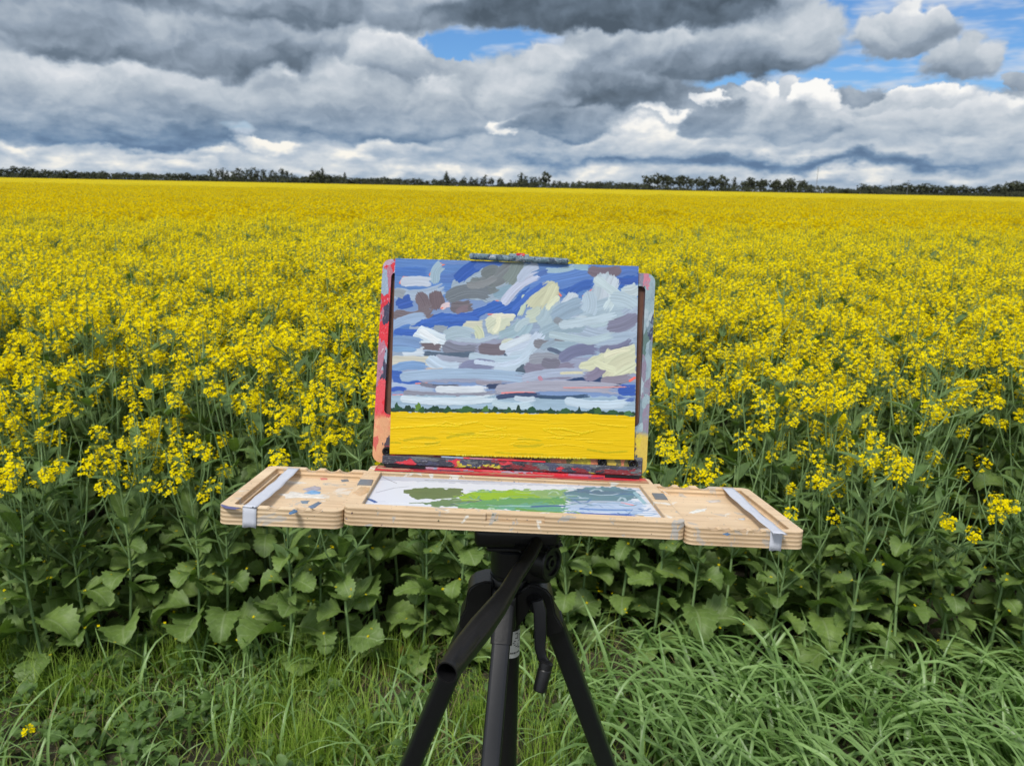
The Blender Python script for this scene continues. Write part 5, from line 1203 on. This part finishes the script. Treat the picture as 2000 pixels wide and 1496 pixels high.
# crank
ch = z4(905, 520, .675); mb = MB(); tube(mb, [ch+Vector((-.004, .022, 0)), ch], [PXM(48), PXM(44)], 20, cap=True)
crk = tl('crank', mb.mesh('crank'), M['black'])
def bar(pts, w, th, nm, mt, par):
    mb = MB(); vs = []; 
    for i, p in enumerate(pts):
        d = (pts[min(i+1, len(pts)-1)]-pts[max(i-1, 0)]).normalized(); s_ = d.cross(Vector((0, 1, 0))).normalized(); t_ = d.cross(s_).normalized()
        for (x, y) in rrect(-w[i]/2, w[i]/2, -th/2, th/2, th*.3, 3): vs.append(p+s_*x+t_*y)
    n = 16; fs = [(i*n+k, i*n+(k+1) % n, (i+1)*n+(k+1) % n, (i+1)*n+k) for i in range(len(pts)-1) for k in range(n)]+[tuple(reversed(range(n))), tuple((len(pts)-1)*n+k for k in range(n))]
    mb.add(vs, fs); me = mb.mesh(nm); b = bmesh.new(); b.from_mesh(me); bmesh.ops.recalc_face_normals(b, faces=b.faces); b.to_mesh(me); b.free()
    return autosmooth(link(nm, me, par, [mt]), 35)
cp_ = [z4(910, 480, .668), z4(925, 540, .666), z4(928, 680, .662), z4(926, 770, .660), z4(940, 830, .658), z4(970, 880, .656)]
bar(cp_, [PXM(70), PXM(78), PXM(74), PXM(66), PXM(58), PXM(56)], .006, 'crank_arm', M['blackmetal'], crk)
kd = (z4(922, 1040, .642)-z4(968, 860, .650)); kl = kd.length; rq = PXM(44, .65)
kn = link('crank_knob', lathe(z4(968, 855, .650), [(0, rq*.8), (.001, rq), (kl*.22, rq), (kl*.24, rq*.9), (kl*.27, rq*1.0), (kl*.30, rq*1.04), (kl*.96, rq*.98), (kl, rq*.85)], kd), crk, [M['black']]); autosmooth(kn, 35)
# pan handle: thin rod, then a fluted grip that ends in an open tube
hq = [(905, 130, .668, 40), (860, 210, .655, 44), (785, 320, .635, 48), (722, 430, .612, 54), (660, 520, .592, 68), (560, 650, .562, 82), (450, 790, .528, 82), (378, 890, .503, 76), (354, 922, .495, 72)]
hp = [z4(x, y, Y) for x, y, Y, q in hq]; hr = [PXM(q, Y) for x, y, Y, q in hq]
mb = MB(); n = 40; vs = []; dn = 6
P2 = [hp[0]]; r2 = [hr[0]]
for i in range(len(hp)-1):
    for k in range(1, dn+1):
        t = k/dn; P2.append(hp[i].lerp(hp[i+1], t)); r2.append(hr[i]*(1-t)+hr[i+1]*t)
ax = (hp[-1]-hp[4]).normalized(); aa = ax.cross(Vector((0, 0, 1))).normalized(); bb_ = ax.cross(aa)
for i, (p, r_) in enumerate(zip(P2, r2)):
    s = i/(len(P2)-1); fl = max(0, math.sin(math.pi*min(1, max(0, (s-.50)/.42))))
    for k in range(n):
        t = 2*math.pi*k/n; g = r_*(1-.16*fl*max(0, math.cos(2*(t-.9)))**3-.06*fl*max(0, math.cos(4*t))**2); vs.append(p+(aa*math.cos(t)+bb_*math.sin(t))*g)
m_ = len(P2)
for rr_, dd in ((.86, 0), (.80, -.004), (.78, -.05)):
    for k in range(n): t = 2*math.pi*k/n; vs.append(P2[-1]+ax*dd+(aa*math.cos(t)+bb_*math.sin(t))*r2[-1]*rr_)
fs = [(i*n+k, i*n+(k+1) % n, (i+1)*n+(k+1) % n, (i+1)*n+k) for i in range(m_+2) for k in range(n)]+[tuple(reversed(range(n))), tuple((m_+2)*n+k for k in range(n))]
mb.add(vs, fs); me = mb.mesh('pan_handle'); b = bmesh.new(); b.from_mesh(me); bmesh.ops.recalc_face_normals(b, faces=b.faces); b.to_mesh(me); b.free()
tl('pan_handle', me, M['black'])
